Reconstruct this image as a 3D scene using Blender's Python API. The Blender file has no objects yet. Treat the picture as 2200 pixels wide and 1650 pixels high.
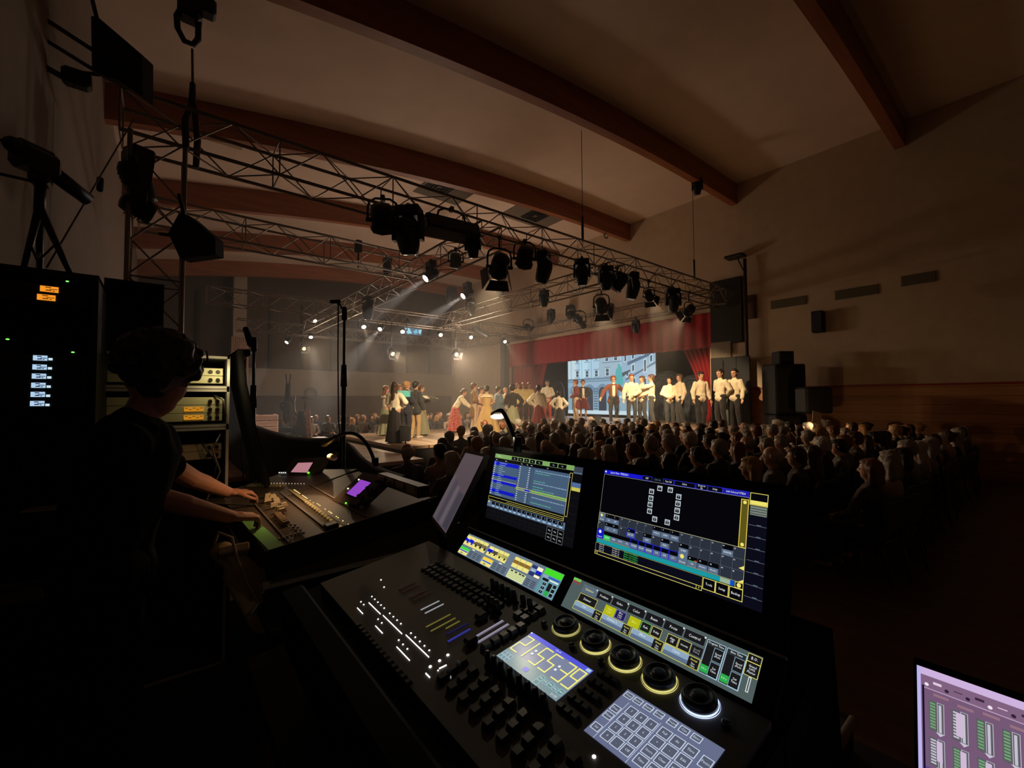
import bpy, math, random
from mathutils import Vector, Matrix
random.seed(7)
C = bpy.context.scene.collection
scn = bpy.context.scene
PI = math.pi
R = math.radians

# ------------------------------------------------------------------ camera
# World axes: +X points at the wall with the stage opening, +Y runs along the hall, +Z up.
FPX, EYE = 930.0, 1.95
_p, _r = R(2.03), R(.3)
HX = Vector((.779, -.627, 0)).normalized()      # level right
HF = Vector((.627, .779, 0)).normalized()       # level forward
_f = HF*math.cos(_p) + Vector((0, 0, math.sin(_p)))
_u0 = Vector((0, 0, math.cos(_p))) - HF*math.sin(_p)
CR = HX*math.cos(_r) - _u0*math.sin(_r)
CU = _u0*math.cos(_r) + HX*math.sin(_r)
EYEP = Vector((0, 0, EYE))
cd = bpy.data.cameras.new('camera'); cam = bpy.data.objects.new('camera', cd); C.objects.link(cam)
cam.matrix_world = Matrix.Translation(EYEP) @ Matrix((CR, CU, -_f)).transposed().to_4x4()
cd.sensor_width = 36; cd.lens = 36*FPX/2200; cd.clip_start = .02; cd.clip_end = 200
scn.camera = cam
scn.view_settings.view_transform = 'Standard'; scn.view_settings.look = 'None'
scn.view_settings.gamma = 1; scn.view_settings.exposure = 0
scn.view_settings.use_curve_mapping = False
scn.cycles.use_denoising = True
scn.cycles.max_bounces = 6; scn.cycles.diffuse_bounces = 4; scn.cycles.volume_bounces = 0
scn.cycles.sample_clamp_indirect = 3
w = bpy.data.worlds.new('night'); scn.world = w; w.use_nodes = True
w.node_tree.nodes['Background'].inputs[0].default_value = (.02, .018, .02, 1)
w.node_tree.nodes['Background'].inputs[1].default_value = .02

def ray(x, y):
    return (_f + CR*((x-1100)/FPX) + CU*((825-y)/FPX))
def at(x, y, Z): return EYEP + ray(x, y)*Z           # point at view depth Z metres
def on(x, y, axis, val):                              # where a sight line meets the plane axis = val
    d = ray(x, y); return EYEP + d*((val-EYEP[axis])/d[axis])
def onp(x, y, P, n):
    d = ray(x, y); return EYEP + d*((P-EYEP).dot(n)/d.dot(n))

# ------------------------------------------------------------------ materials
MATS = {}
def mat(name, col, rough=.6, metal=0, emit=None, es=1.0, noise=0, nscale=20, bump=0, sheen=0, spec=None):
    if name in MATS: return MATS[name]
    m = bpy.data.materials.new(name); MATS[name] = m; m.use_nodes = True
    nt = m.node_tree; b = nt.nodes['Principled BSDF']
    c = (*col, 1)
    b.inputs['Base Color'].default_value = c; b.inputs['Roughness'].default_value = rough
    b.inputs['Metallic'].default_value = metal
    if spec is not None: b.inputs['Specular IOR Level'].default_value = spec
    if sheen: b.inputs['Sheen Weight'].default_value = sheen
    if emit: b.inputs['Emission Color'].default_value = (*emit, 1); b.inputs['Emission Strength'].default_value = es
    if noise or bump:
        tc = nt.nodes.new('ShaderNodeTexCoord'); n = nt.nodes.new('ShaderNodeTexNoise')
        n.inputs['Scale'].default_value = nscale; n.inputs['Detail'].default_value = 5
        nt.links.new(tc.outputs['Object'], n.inputs['Vector'])
        if noise:
            r = nt.nodes.new('ShaderNodeValToRGB')
            r.color_ramp.elements[0].position = .3; r.color_ramp.elements[1].position = .7
            r.color_ramp.elements[0].color = tuple(v*(1-noise) for v in col)+(1,)
            r.color_ramp.elements[1].color = tuple(min(1, v*(1+noise)) for v in col)+(1,)
            nt.links.new(n.outputs['Fac'], r.inputs[0]); nt.links.new(r.outputs[0], b.inputs['Base Color'])
        if bump:
            bp = nt.nodes.new('ShaderNodeBump'); bp.inputs['Strength'].default_value = bump
            nt.links.new(n.outputs['Fac'], bp.inputs['Height']); nt.links.new(bp.outputs[0], b.inputs['Normal'])
    return m
def wood_mat(name, c1, c2, axis='X', scale=3, rough=.5, boards=None):
    m = bpy.data.materials.new(name); MATS[name] = m; m.use_nodes = True
    nt = m.node_tree; b = nt.nodes['Principled BSDF']; L = nt.links.new
    tc = nt.nodes.new('ShaderNodeTexCoord'); mp = nt.nodes.new('ShaderNodeMapping')
    sc = {'X': (.25, 3, 3), 'Y': (3, .25, 3), 'Z': (3, 3, .25)}[axis]
    mp.inputs['Scale'].default_value = sc
    n = nt.nodes.new('ShaderNodeTexNoise'); n.inputs['Scale'].default_value = scale; n.inputs['Detail'].default_value = 8
    n.inputs['Distortion'].default_value = .6
    r = nt.nodes.new('ShaderNodeValToRGB'); r.color_ramp.elements[0].position = .35; r.color_ramp.elements[1].position = .68
    r.color_ramp.elements[0].color = (*c1, 1); r.color_ramp.elements[1].color = (*c2, 1)
    L(tc.outputs['Object'], mp.inputs['Vector']); L(mp.outputs[0], n.inputs['Vector']); L(n.outputs['Fac'], r.inputs[0])
    out = r.outputs[0]
    if boards:                                   # board joints: (axis index, width)
        ax, wd = boards
        sx = nt.nodes.new('ShaderNodeSeparateXYZ'); L(tc.outputs['Object'], sx.inputs[0])
        md = nt.nodes.new('ShaderNodeMath'); md.operation = 'PINGPONG'; md.inputs[1].default_value = wd/2
        L(sx.outputs[ax], md.inputs[0])
        lt = nt.nodes.new('ShaderNodeMath'); lt.operation = 'GREATER_THAN'; lt.inputs[1].default_value = wd/2*.04
        L(md.outputs[0], lt.inputs[0])
        mx = nt.nodes.new('ShaderNodeMix'); mx.data_type = 'RGBA'; mx.inputs[6].default_value = tuple(v*.25 for v in c1)+(1,)
        L(lt.outputs[0], mx.inputs[0]); L(out, mx.inputs[7]); out = mx.outputs[2]
    L(out, b.inputs['Base Color']); b.inputs['Roughness'].default_value = rough
    return m
def s2l(r, g, b):                                # 0-255 display colour to linear
    f = lambda v: (v/255)/12.92 if v/255 <= .04045 else ((v/255+.055)/1.055)**2.4
    return (f(r), f(g), f(b))
def glow(r, g, b, k=1.0):                        # a lit patch of a screen
    key = 'glow_%d_%d_%d_%d' % (r, g, b, int(k*100))
    return mat(key, (.01, .01, .01), .25, emit=s2l(r, g, b), es=k)

# ------------------------------------------------------------------ mesh builder
class MB:
    def __init__(s): s.v = []; s.f = []; s.m = []; s.sm = []; s.mats = []; s.T = Matrix.Identity(4)
    def mi(s, m):
        if m not in s.mats: s.mats.append(m)
        return s.mats.index(m)
    def add(s, vs, fs, m=None, smooth=False, T=None):
        b = len(s.v); M = s.T @ T if T is not None else s.T
        s.v += [tuple(M @ Vector(p)) for p in vs]
        k = s.mi(m) if m else 0
        for f in fs: s.f.append(tuple(b+i for i in f)); s.m.append(k); s.sm.append(smooth)
    def box(s, c, d, m=None, T=None, bev=0):
        x, y, z = c; a, b, e = d[0]/2, d[1]/2, d[2]/2
        if bev and min(a, b, e) > bev*1.01:
            vs = []
            for sx in (-1, 1):
                for sy in (-1, 1):
                    for sz in (-1, 1):
                        vs += [(x+sx*a, y+sy*(b-bev), z+sz*(e-bev)), (x+sx*(a-bev), y+sy*b, z+sz*(e-bev)), (x+sx*(a-bev), y+sy*(b-bev), z+sz*e)]
            i = lambda sx, sy, sz, k: ((sx > 0)*4+(sy > 0)*2+(sz > 0))*3+k
            fs = []
            for q in (-1, 1):
                fs.append([i(q, -1, -1, 0), i(q, 1, -1, 0), i(q, 1, 1, 0), i(q, -1, 1, 0)][::q])
                fs.append([i(-1, q, -1, 1), i(-1, q, 1, 1), i(1, q, 1, 1), i(1, q, -1, 1)][::q])
                fs.append([i(-1, -1, q, 2), i(1, -1, q, 2), i(1, 1, q, 2), i(-1, 1, q, 2)][::q])
                for t in (-1, 1):
                    fs.append([i(-1, q, t, 1), i(-1, q, t, 2), i(1, q, t, 2), i(1, q, t, 1)][::q*t])
                    fs.append([i(q, -1, t, 2), i(q, -1, t, 0), i(q, 1, t, 0), i(q, 1, t, 2)][::q*t])
                    fs.append([i(q, t, -1, 0), i(q, t, -1, 1), i(q, t, 1, 1), i(q, t, 1, 0)][::q*t])
                    for t2 in (-1, 1):
                        fs.append([i(q, t, t2, 0), i(q, t, t2, 1), i(q, t, t2, 2)][::q*t*t2])
            s.add(vs, fs, m, False, T); return
        vs = [(x+i*a, y+j*b, z+k*e) for i in (-1, 1) for j in (-1, 1) for k in (-1, 1)]
        s.add(vs, [(0, 1, 3, 2), (4, 6, 7, 5), (0, 4, 5, 1), (2, 3, 7, 6), (0, 2, 6, 4), (1, 5, 7, 3)], m, False, T)
    def hexa(s, p8, m=None):                     # p8: bottom 4 (ccw from above) then top 4
        s.add(p8, [(3, 2, 1, 0), (4, 5, 6, 7), (0, 1, 5, 4), (1, 2, 6, 5), (2, 3, 7, 6), (3, 0, 4, 7)], m)
    def quad(s, p, m=None): s.add(p, [tuple(range(len(p)))], m)
    def tube(s, p0, p1, r0, r1=None, n=8, m=None, smooth=True, caps=True):
        p0 = Vector(p0); p1 = Vector(p1); r1 = r0 if r1 is None else r1
        d = p1-p0
        if d.length < 1e-7: return
        d.normalize(); a = d.orthogonal().normalized(); b = d.cross(a)
        vs = [p + (a*math.cos(2*PI*i/n)+b*math.sin(2*PI*i/n))*r for p, r in ((p0, r0), (p1, r1)) for i in range(n)]
        s.add(vs, [(i, (i+1) % n, n+(i+1) % n, n+i) for i in range(n)], m, smooth)
        if caps:
            k = len(s.v)-2*n
            mi = s.mi(m) if m else 0
            s.f.append(tuple(k+i for i in range(n))[::-1]); s.m.append(mi); s.sm.append(False)
            s.f.append(tuple(k+n+i for i in range(n))); s.m.append(mi); s.sm.append(False)
    def path(s, pts, r, n=8, m=None, closed=False):   # smooth tube along points
        pts = [Vector(p) for p in pts]; N = len(pts); rs = r if isinstance(r, (list, tuple)) else [r]*N
        vs = []; a = None
        for i, p in enumerate(pts):
            if closed: d = pts[(i+1) % N]-pts[i-1]
            else: d = pts[min(i+1, N-1)]-pts[max(i-1, 0)]
            d.normalize()
            if a is None: a = d.orthogonal().normalized()
            a = (a-d*a.dot(d)).normalized(); b = d.cross(a)
            vs += [p+(a*math.cos(2*PI*j/n)+b*math.sin(2*PI*j/n))*rs[i] for j in range(n)]
        fs = [(i*n+j, i*n+(j+1) % n, ((i+1) % N)*n+(j+1) % n, ((i+1) % N)*n+j) for i in range(N if closed else N-1) for j in range(n)]
        if not closed: fs += [tuple(range(n))[::-1], tuple((N-1)*n+j for j in range(n))]
        s.add(vs, fs, m, True)
    def lathe(s, prof, n=20, m=None, T=None, smooth=True, caps=True):    # prof: (r, z) from low to high, around z
        vs = [(r*math.cos(2*PI*i/n), r*math.sin(2*PI*i/n), z) for r, z in prof for i in range(n)]
        fs = [(k*n+i, k*n+(i+1) % n, (k+1)*n+(i+1) % n, (k+1)*n+i) for k in range(len(prof)-1) for i in range(n)]
        if caps: fs += [tuple(range(n))[::-1], tuple((len(prof)-1)*n+i for i in range(n))]
        s.add(vs, fs, m, smooth, T)
    def ball(s, c, r, m=None, n=10, k=7, flat=(1, 1, 1)):
        c = Vector(c)
        prof = [(math.sin(PI*j/k), -math.cos(PI*j/k)) for j in range(k+1)]
        vs = [(c.x+q*r*flat[0]*math.cos(2*PI*i/n), c.y+q*r*flat[1]*math.sin(2*PI*i/n), c.z+z*r*flat[2]) for q, z in prof for i in range(n)]
        s.add(vs, [(j*n+i, j*n+(i+1) % n, (j+1)*n+(i+1) % n, (j+1)*n+i) for j in range(k) for i in range(n)], m, True)
    def cap(s, p0, p1, r0, r1, m=None, n=12, flat=1.0, hint=(1, 0, 0)):   # tapered capsule, flattened across
        p0 = Vector(p0); p1 = Vector(p1); d = p1-p0; L = d.length
        if L < 1e-6: d = Vector((0, 0, 1))
        d = d.normalized(); h = Vector(hint); a = h-d*h.dot(d)
        if a.length < .05: a = d.orthogonal()
        a.normalize(); b = d.cross(a)
        rings = [(p0, r0, t) for t in (-80, -50, -20)] + [(p1, r1, t) for t in (20, 50, 80)]
        vs = []
        for p, r, t in rings:
            z = r*math.sin(R(t)); q = r*math.cos(R(t))
            vs += [p+d*z+a*q*math.cos(2*PI*i/n)+b*q*flat*math.sin(2*PI*i/n) for i in range(n)]
        fs = [(k*n+i, k*n+(i+1) % n, (k+1)*n+(i+1) % n, (k+1)*n+i) for k in range(5) for i in range(n)]
        fs += [tuple(range(n))[::-1], tuple(5*n+i for i in range(n))]
        s.add(vs, fs, m, True)
    def mesh(s, name):
        me = bpy.data.meshes.new(name); me.from_pydata(s.v, [], s.f)
        for m in s.mats: me.materials.append(m)
        me.polygons.foreach_set('material_index', s.m); me.polygons.foreach_set('use_smooth', s.sm)
        me.update(); return me
    def build(s, name, parent=None, m=None):
        if m is not None and not s.mats: s.mats = [m]
        o = bpy.data.objects.new(name, s.mesh(name)); C.objects.link(o)
        if parent: o.parent = parent
        return o
def tag(o, label=None, cat=None, group=None, kind=None):
    if label: o['label'] = label
    if cat: o['category'] = cat
    if group: o['group'] = group
    if kind: o['kind'] = kind
    return o
def thing(name, label, cat, loc=(0, 0, 0), rot=None, group=None):
    o = bpy.data.objects.new(name, None); C.objects.link(o); o.empty_display_size = .1
    if isinstance(rot, (int, float)): rot = Matrix.Rotation(rot, 4, 'Z')
    o.matrix_world = Matrix.Translation(Vector(loc)) @ (rot.to_4x4() if rot is not None else Matrix.Identity(4))
    return tag(o, label, cat, group)
def basis(x, y, z): return Matrix((Vector(x), Vector(y), Vector(z))).transposed()
def copy_tree(o, parent=None):
    c = o.copy(); C.objects.link(c)
    if parent: c.parent = parent
    for ch in o.children: copy_tree(ch, c)
    return c
def link_light(name, kind, parent, energy, col, **kw):
    l = bpy.data.lights.new(name, kind); l.energy = energy; l.color = col
    for k, v in kw.items(): setattr(l, k, v)
    o = bpy.data.objects.new(name, l); C.objects.link(o)
    if parent: o.parent = parent
    return o
# ------------------------------------------------------------------ setting: hall
U1, U0, V1, V0 = 15.13, -.95, 25.0, -9.0
def beam_z(u): return 8.57 - .0071*max(0, 13-u)**2
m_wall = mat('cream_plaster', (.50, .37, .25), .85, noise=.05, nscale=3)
m_ceil = mat('ceiling_panel', (.72, .56, .45), .85, noise=.04, nscale=1.5)
m_floor = wood_mat('hall_floor', (.10, .055, .03), (.16, .09, .05), 'Y', 2)
m_glulam = wood_mat('glulam', (.24, .075, .03), (.34, .115, .045), 'X', 2)
m_wains = wood_mat('wainscot_wood', (.34, .14, .05), (.48, .22, .08), 'Y', 1.5, boards=(2, .22))
m_black = mat('matt_black', (.008, .008, .009), .7)
m_blackcloth = mat('black_cloth', (.012, .011, .013), .95, bump=.2, nscale=30)
m_deck = wood_mat('stage_deck', (.34, .22, .13), (.46, .31, .19), 'Y', 1.2, boards=(0, 1.0))
def struct(o): o['kind'] = 'structure'; return o
def simple(name, c, d, m, bev=0): b = MB(); b.box(c, d, m, bev=bev); return b.build(name)
struct(simple('floor', ((U0+23)/2, (V0+V1)/2, -.1), (23-U0+.6, V1-V0+.6, .2), m_floor))
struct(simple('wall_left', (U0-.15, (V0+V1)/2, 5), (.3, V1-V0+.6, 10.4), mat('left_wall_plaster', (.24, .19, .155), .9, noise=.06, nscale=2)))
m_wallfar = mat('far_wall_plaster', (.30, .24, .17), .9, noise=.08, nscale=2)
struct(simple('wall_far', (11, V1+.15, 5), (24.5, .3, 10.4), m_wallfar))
struct(simple('wall_rear', (7, V0-.15, 5), (16.5, .3, 10.4), m_wall))
# stage-side wall with its opening Y 7.55..19.2, up to z 4.62
OY0, OY1, OZ = 7.55, 19.2, 4.62
b = MB()
b.box((U1+.15, (V0+OY0)/2, 5.2), (.3, OY0-V0, 10.4), m_wall)
b.box((U1+.15, (OY1+V1)/2, 5.2), (.3, V1-OY1, 10.4), m_wall)
b.box((U1+.15, (OY0+OY1)/2, (OZ+10.4)/2), (.3, OY1-OY0, 10.4-OZ), m_wall)
struct(b.build('wall_right'))
b = MB()                                          # stage house behind the opening
b.box((22.6, 13.4, 3.5), (.3, 16, 7), m_black)
b.box((19, 5.4, 3.5), (7.6, .3, 7), m_black); b.box((19, 21.4, 3.5), (7.6, .3, 7), m_black)
b.box((19, 13.4, 7.1), (7.6, 16, .2), m_black)
struct(b.build('wall_stage'))
b = MB()                                          # ceiling follows the beam tops
N = 24; us = [U0-.3+(U1+.6-U0)*i/N for i in range(N+1)]
vs = [(u, v, beam_z(u)+.7) for u in us for v in (V0-.3, V1+.3)] + [(u, v, beam_z(u)+.85) for u in us for v in (V0-.3, V1+.3)]
o = 2*(N+1)
b.add(vs, [(2*i, 2*i+1, 2*i+3, 2*i+2) for i in range(N)] + [(o+2*i, o+2*i+2, o+2*i+3, o+2*i+1) for i in range(N)], m_ceil, True)
struct(b.build('ceiling'))
bm_ = None
for i, v in enumerate((-6.3, -2.0, 2.3, 6.6, 10.93, 15.2, 19.5, 23.8)):
    b = MB(); us = [U0+(U1-U0)*k/20 for k in range(21)]
    for k in range(20):
        a, c = us[k], us[k+1]
        b.hexa([(a, -.11, beam_z(a)), (c, -.11, beam_z(c)), (c, .11, beam_z(c)), (a, .11, beam_z(a)),
                (a, -.11, beam_z(a)+.7), (c, -.11, beam_z(c)+.7), (c, .11, beam_z(c)+.7), (a, .11, beam_z(a)+.7)], m_glulam)
    if bm_ is None: o = b.build('trim_%d' % (i+1)); bm_ = o
    else: o = bm_.copy(); o.name = 'trim_%d' % (i+1); C.objects.link(o)
    o.location = (0, v, 0); struct(o)
# wainscot: stage-side wall, left wall, far wall
WZ = 2.25
m_rail = mat('dado_rail', (.30, .03, .02), .5)
def wains(n, c, d, rail_c, rail_d):
    o = struct(simple('baseboard_'+n, c, d, m_wains))
    struct(simple('trim_rail_'+n, rail_c, rail_d, m_rail))
wains('right', (U1-.02, (V0+6.4)/2, WZ/2), (.04, 6.4-V0, WZ), (U1-.03, (V0+6.4)/2, WZ+.02), (.06, 6.4-V0, .05))
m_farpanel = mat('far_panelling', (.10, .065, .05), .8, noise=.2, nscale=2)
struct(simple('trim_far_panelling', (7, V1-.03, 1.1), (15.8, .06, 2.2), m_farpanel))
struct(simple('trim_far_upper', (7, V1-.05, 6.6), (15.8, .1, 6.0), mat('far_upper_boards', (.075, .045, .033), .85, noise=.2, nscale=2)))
for k in range(9): struct(simple('trim_far_post', (1.2+k*1.5, V1-.16, 5.35), (.14, .16, 3.5), m_black))
# grey ceiling panels with air diffusers
m_pan = mat('grey_ceiling_panel', (.16, .13, .10), .9)
k = 0
for px, py, lab in ((945, 400, 'left'), (1150, 462, 'right'), (475, 298, 'palest')):
    P = on(px, py, 2, 9.15); P = on(px, py, 2, beam_z(P.x)+.66)
    t = thing('ceiling_panel', {'left': 'grey square ceiling panel with a dark air diffuser, above the big hanging spotlights',
        'right': 'grey square ceiling panel with diffuser, nearest the stage wall', 'palest': 'pale rectangular ceiling panel above the left end of the front truss'}[lab], 'ceiling panel', P, group='panels between the ceiling beams')
    b = MB(); sz = (2.3, 1.7) if lab != 'palest' else (.9, .45)
    b.box((0, 0, -.01), (sz[0], sz[1], .03), m_pan if lab != 'palest' else m_wall); b.build('panel', t)
    if lab != 'palest':
        b = MB()
        for q in range(4):
            e = .4-.09*q; z = -.04-.008*q
            for (cx, cy, dx, dy) in ((0, e, 2*e, .04), (0, -e, 2*e, .04), (e, 0, .04, 2*e), (-e, 0, .04, 2*e)): b.box((cx, cy, z), (dx, dy, .03), m_black)
        b.build('air_diffuser', t)
# ------------------------------------------------------------------ stage
def deck(name, label, x0, x1, y0, y1, z, mtop=m_deck):
    t = thing(name, label, 'stage', ((x0+x1)/2, (y0+y1)/2, 0))
    hx, hy = (x1-x0)/2, (y1-y0)/2
    b = MB(); b.box((0, 0, z-.04), (2*hx, 2*hy, .08), mtop); b.build('deck_top', t)
    b = MB(); b.box((0, 0, (z-.08)/2), (2*hx-.06, 2*hy-.06, z-.08), m_blackcloth); b.build('skirt', t)
    return t
deck('stage_platform', 'raised wooden stage in front of the curtain opening, above the thrust platform', 12.3, 15.1, 5.2, 21.2, 1.0)
struct(simple('floor_stage', (18.75, 13.4, .5), (7.3, 15.6, 1.0), m_deck))
deck('thrust_stage', 'low wooden thrust stage running out between the two audience blocks', 4.75, 12.3, 10.4, 15.6, .75)
deck('walkway_platform', 'lowest pinkish wooden platform at the left end of the thrust stage', .8, 4.75, 9.2, 17.3, .58, wood_mat('walkway_deck', (.42, .26, .19), (.52, .34, .26), 'X', 1.2, boards=(1, 1.0)))
simple_step = thing('stage_step', 'dark step block leading up to the rear stage between the actors', 'step', (12.0, 10.2, 0))
b = MB(); b.box((0, 0, .42), (.5, 1.2, .84), m_deck); b.build('tread_block', simple_step)
# red curtains
m_red = mat('red_velvet', (.34, .010, .018), .85)
def curtain(parent, name, y0, y1, z0, z1, u, m, amp=.09, wl=.34, shape=None, n=90):
    b = MB(); K = 14; vs = []
    for j in range(K+1):
        f = j/K
        for i in range(n+1):
            g = i/n; a0, a1 = (y0, y1) if not shape else shape(f)
            y = a0+(a1-a0)*g
            vs.append((u+amp*math.sin(2*PI*g*abs(y1-y0)/wl)*(1-.3*f), y, z0+(z1-z0)*f))
    fs = [(j*(n+1)+i, j*(n+1)+i+1, (j+1)*(n+1)+i+1, (j+1)*(n+1)+i) for j in range(K) for i in range(n)]
    b.add(vs, fs, m, True); o = b.build(name, parent)
    md = o.modifiers.new('t', 'SOLIDIFY'); md.thickness = .02
    return o
t = thing('stage_curtain', 'dark red valance curtain across the top of the stage opening', 'curtain', (0, 0, 0))
curtain(t, 'valance', OY0-.1, OY1+.1, 3.75, 5.0, U1-.075, m_red, .05, .45, n=320)
t = thing('stage_curtain', 'red curtain swept aside at the right edge of the stage opening', 'curtain', (0, 0, 0))
def sweep_r(f):
    return (OY0-.1, OY0+.35+1.15*f**1.6)
curtain(t, 'drape', 0, 1.4, 1.02, 4.3, U1+.45, m_red, .07, .2, sweep_r, 80)
t = thing('stage_curtain', 'dim red curtain gathered at the left edge of the stage opening', 'curtain', (0, 0, 0))
curtain(t, 'drape', 0, 1.6, 1.02, 4.3, U1+.45, m_red, .07, .22, lambda f: (OY1-2.1-.9*f**1.6, OY1+.1), 80)
# ------------------------------------------------------------------ trusses
m_alu = mat('truss_aluminium', (.30, .25, .205), .42, .75)
m_alud = mat('dull_steel', (.10, .09, .085), .5, .6)
m_gun = mat('fixture_black', (.010, .010, .012), .42)
m_gun2 = mat('fixture_grey', (.05, .05, .055), .45)
def truss(name, label, p0, p1, s=.5, group='trusses of the stage rig', pitch=.55):
    p0 = Vector(p0); p1 = Vector(p1); d = p1-p0; L = d.length; z = d.normalized()
    x = Vector((0, 0, 1)) if abs(z.z) < .9 else Vector((1, 0, 0)); y = z.cross(x).normalized(); x = y.cross(z)
    t = thing(name, label, 'truss', p0, basis(x, y, z), group)
    h = s/2; cs = [(-h, -h), (h, -h), (h, h), (-h, h)]
    for a, c in cs:
        b = MB(); b.tube((a, c, 0), (a, c, L), .025, n=8, m=m_alu); b.build('chord', t)
    b = MB(); n = max(1, round(L/pitch)); st = L/n
    for k in range(4):
        (a, c), (e, g) = cs[k], cs[(k+1) % 4]
        for i in range(n):
            A, B = ((a, c), (e, g)) if (i+k) % 2 == 0 else ((e, g), (a, c))
            b.tube((*A, i*st), (*B, (i+1)*st), .011, n=5, m=m_alu, caps=False)
            if i % 3 == 0: b.tube((*A, i*st), (*B, i*st), .011, n=5, m=m_alu, caps=False)
    b.build('lacing', t)
    return t
TZ = EYE+3.37; TB = TZ-.25
truss('lighting_truss', 'front truss carrying the big hanging spotlights, nearest the camera', (-.45, 6.83, TZ), (14.9, 6.83, TZ))
truss('lighting_truss', 'second cross truss, seen faintly over the beams at the left', (-.4, 10.1, TZ), (4.95, 10.1, TZ))
truss('lighting_truss', 'cross truss over the back edge of the thrust stage', (1.0, 16.7, TZ), (14.05, 16.7, TZ))
truss('lighting_truss', 'rearmost low truss by the far wall', (2.4, 21.8, TZ-.1), (14.05, 21.8, TZ-.1))
truss('lighting_truss', 'lengthwise truss leaving the front truss in its middle, with two lit moving heads', (5.2, 7.1, TZ), (5.2, 21.5, TZ))
truss('lighting_truss', 'lengthwise truss between the middle one and the stage wall', (9.4, 7.1, TZ), (9.4, 16.4, TZ))
truss('lighting_truss', 'lengthwise truss running close in front of the red valance', (14.3, 7.1, TZ), (14.3, 21.5, TZ))
truss('truss_tower', 'upright truss tower standing at the left wall, carrying speakers', (-.1, 6.72, .02), (-.1, 6.72, TZ-.27), group=None)
# wrapped tower post far back
t = thing('tower_post', 'dark wrapped post at the left edge of the red curtain', 'post', (13.0, 16.7, 0))
b = MB(); b.box((0, 0, 2.9), (.34, .34, 3.8), m_blackcloth, bev=.03); b.build('cover', t)
b = MB(); b.box((0, 0, 1.06), (.5, .5, .12), m_alud); b.build('base_plate', t)
# ------------------------------------------------------------------ fixtures
HEADN = {'fresnel': 8, 'par': 18, 'moving': 18, 'profile': 18}
HEADP = {
 'moving': [(.05, -.31), (.14, -.30), (.19, -.22), (.2, -.02), (.19, .14), (.16, .26), (.155, .30)],
 'fresnel': [(.08, -.30), (.17, -.27), (.2, -.18), (.2, .10), (.225, .12), (.225, .18)],
 'par': [(.05, -.22), (.11, -.19), (.14, -.10), (.145, .2)],
 'profile': [(.09, -.40), (.15, -.36), (.16, -.08), (.105, -.02), (.105, .34), (.12, .35), (.12, .40)]}
LENS = {'moving': (.14, .302), 'fresnel': (.2, .165), 'par': (.125, .19), 'profile': (.1, .395)}
_fx = {}
def px_amber(l): return l.startswith('amber')
def head_mesh(kind, m):
    k = (kind, m.name)
    if k in _fx: return _fx[k]
    b = MB()
    if kind == 'strip': b.box((0, 0, 0), (1.15, .34, .36), m, bev=.04)
    else:
        b.lathe(HEADP[kind], HEADN[kind], m)
        if kind == 'moving':
            for q in range(3): b.lathe([(.203, -.16+q*.06), (.208, -.15+q*.06), (.203, -.13+q*.06)], 18, m, caps=False)
        if kind == 'fresnel':
            for q in range(5): b.box((0, .19, -.16+q*.05), (.22, .04, .012), m)
    _fx[k] = b.mesh('head'); return _fx[k]
def lens_mesh(kind, m):
    k = ('lens', kind, m.name)
    if k in _fx: return _fx[k]
    r, z = LENS[kind]; b = MB()
    b.lathe([(r, z), (r*.8, z+.012), (r*.4, z+.02), (.004, z+.022)], 18, m); _fx[k] = b.mesh('lens'); return _fx[k]
def door_mesh(i):
    k = ('door', i)
    if k in _fx: return _fx[k]
    b = MB(); a = .3; w0, w1, L = .19, .27, .25
    T = Matrix.Rotation(i*PI/2, 4, 'Z')
    b.hexa([(-w0, .215, .18), (w0, .215, .18), (w0, .225, .18), (-w0, .225, .18),
            (-w1, .215+L*math.sin(a+.15*(i % 2)), .18+L*math.cos(a)), (w1, .215+L*math.sin(a+.15*(i % 2)), .18+L*math.cos(a)), (w1, .225+L*math.sin(a+.15*(i % 2)), .18+L*math.cos(a)), (-w1, .225+L*math.sin(a+.15*(i % 2)), .18+L*math.cos(a))], m_gun)
    b.v = [tuple(T @ Vector(p)) for p in b.v]
    _fx[k] = b.mesh('barn_door'); return _fx[k]
def meshobj(name, me, parent, M=None):
    o = bpy.data.objects.new(name, me); C.objects.link(o); o.parent = parent
    if M is not None: o.matrix_local = M
    return o
m_lens = mat('unlit_lens', (.03, .03, .04), .08)
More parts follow.
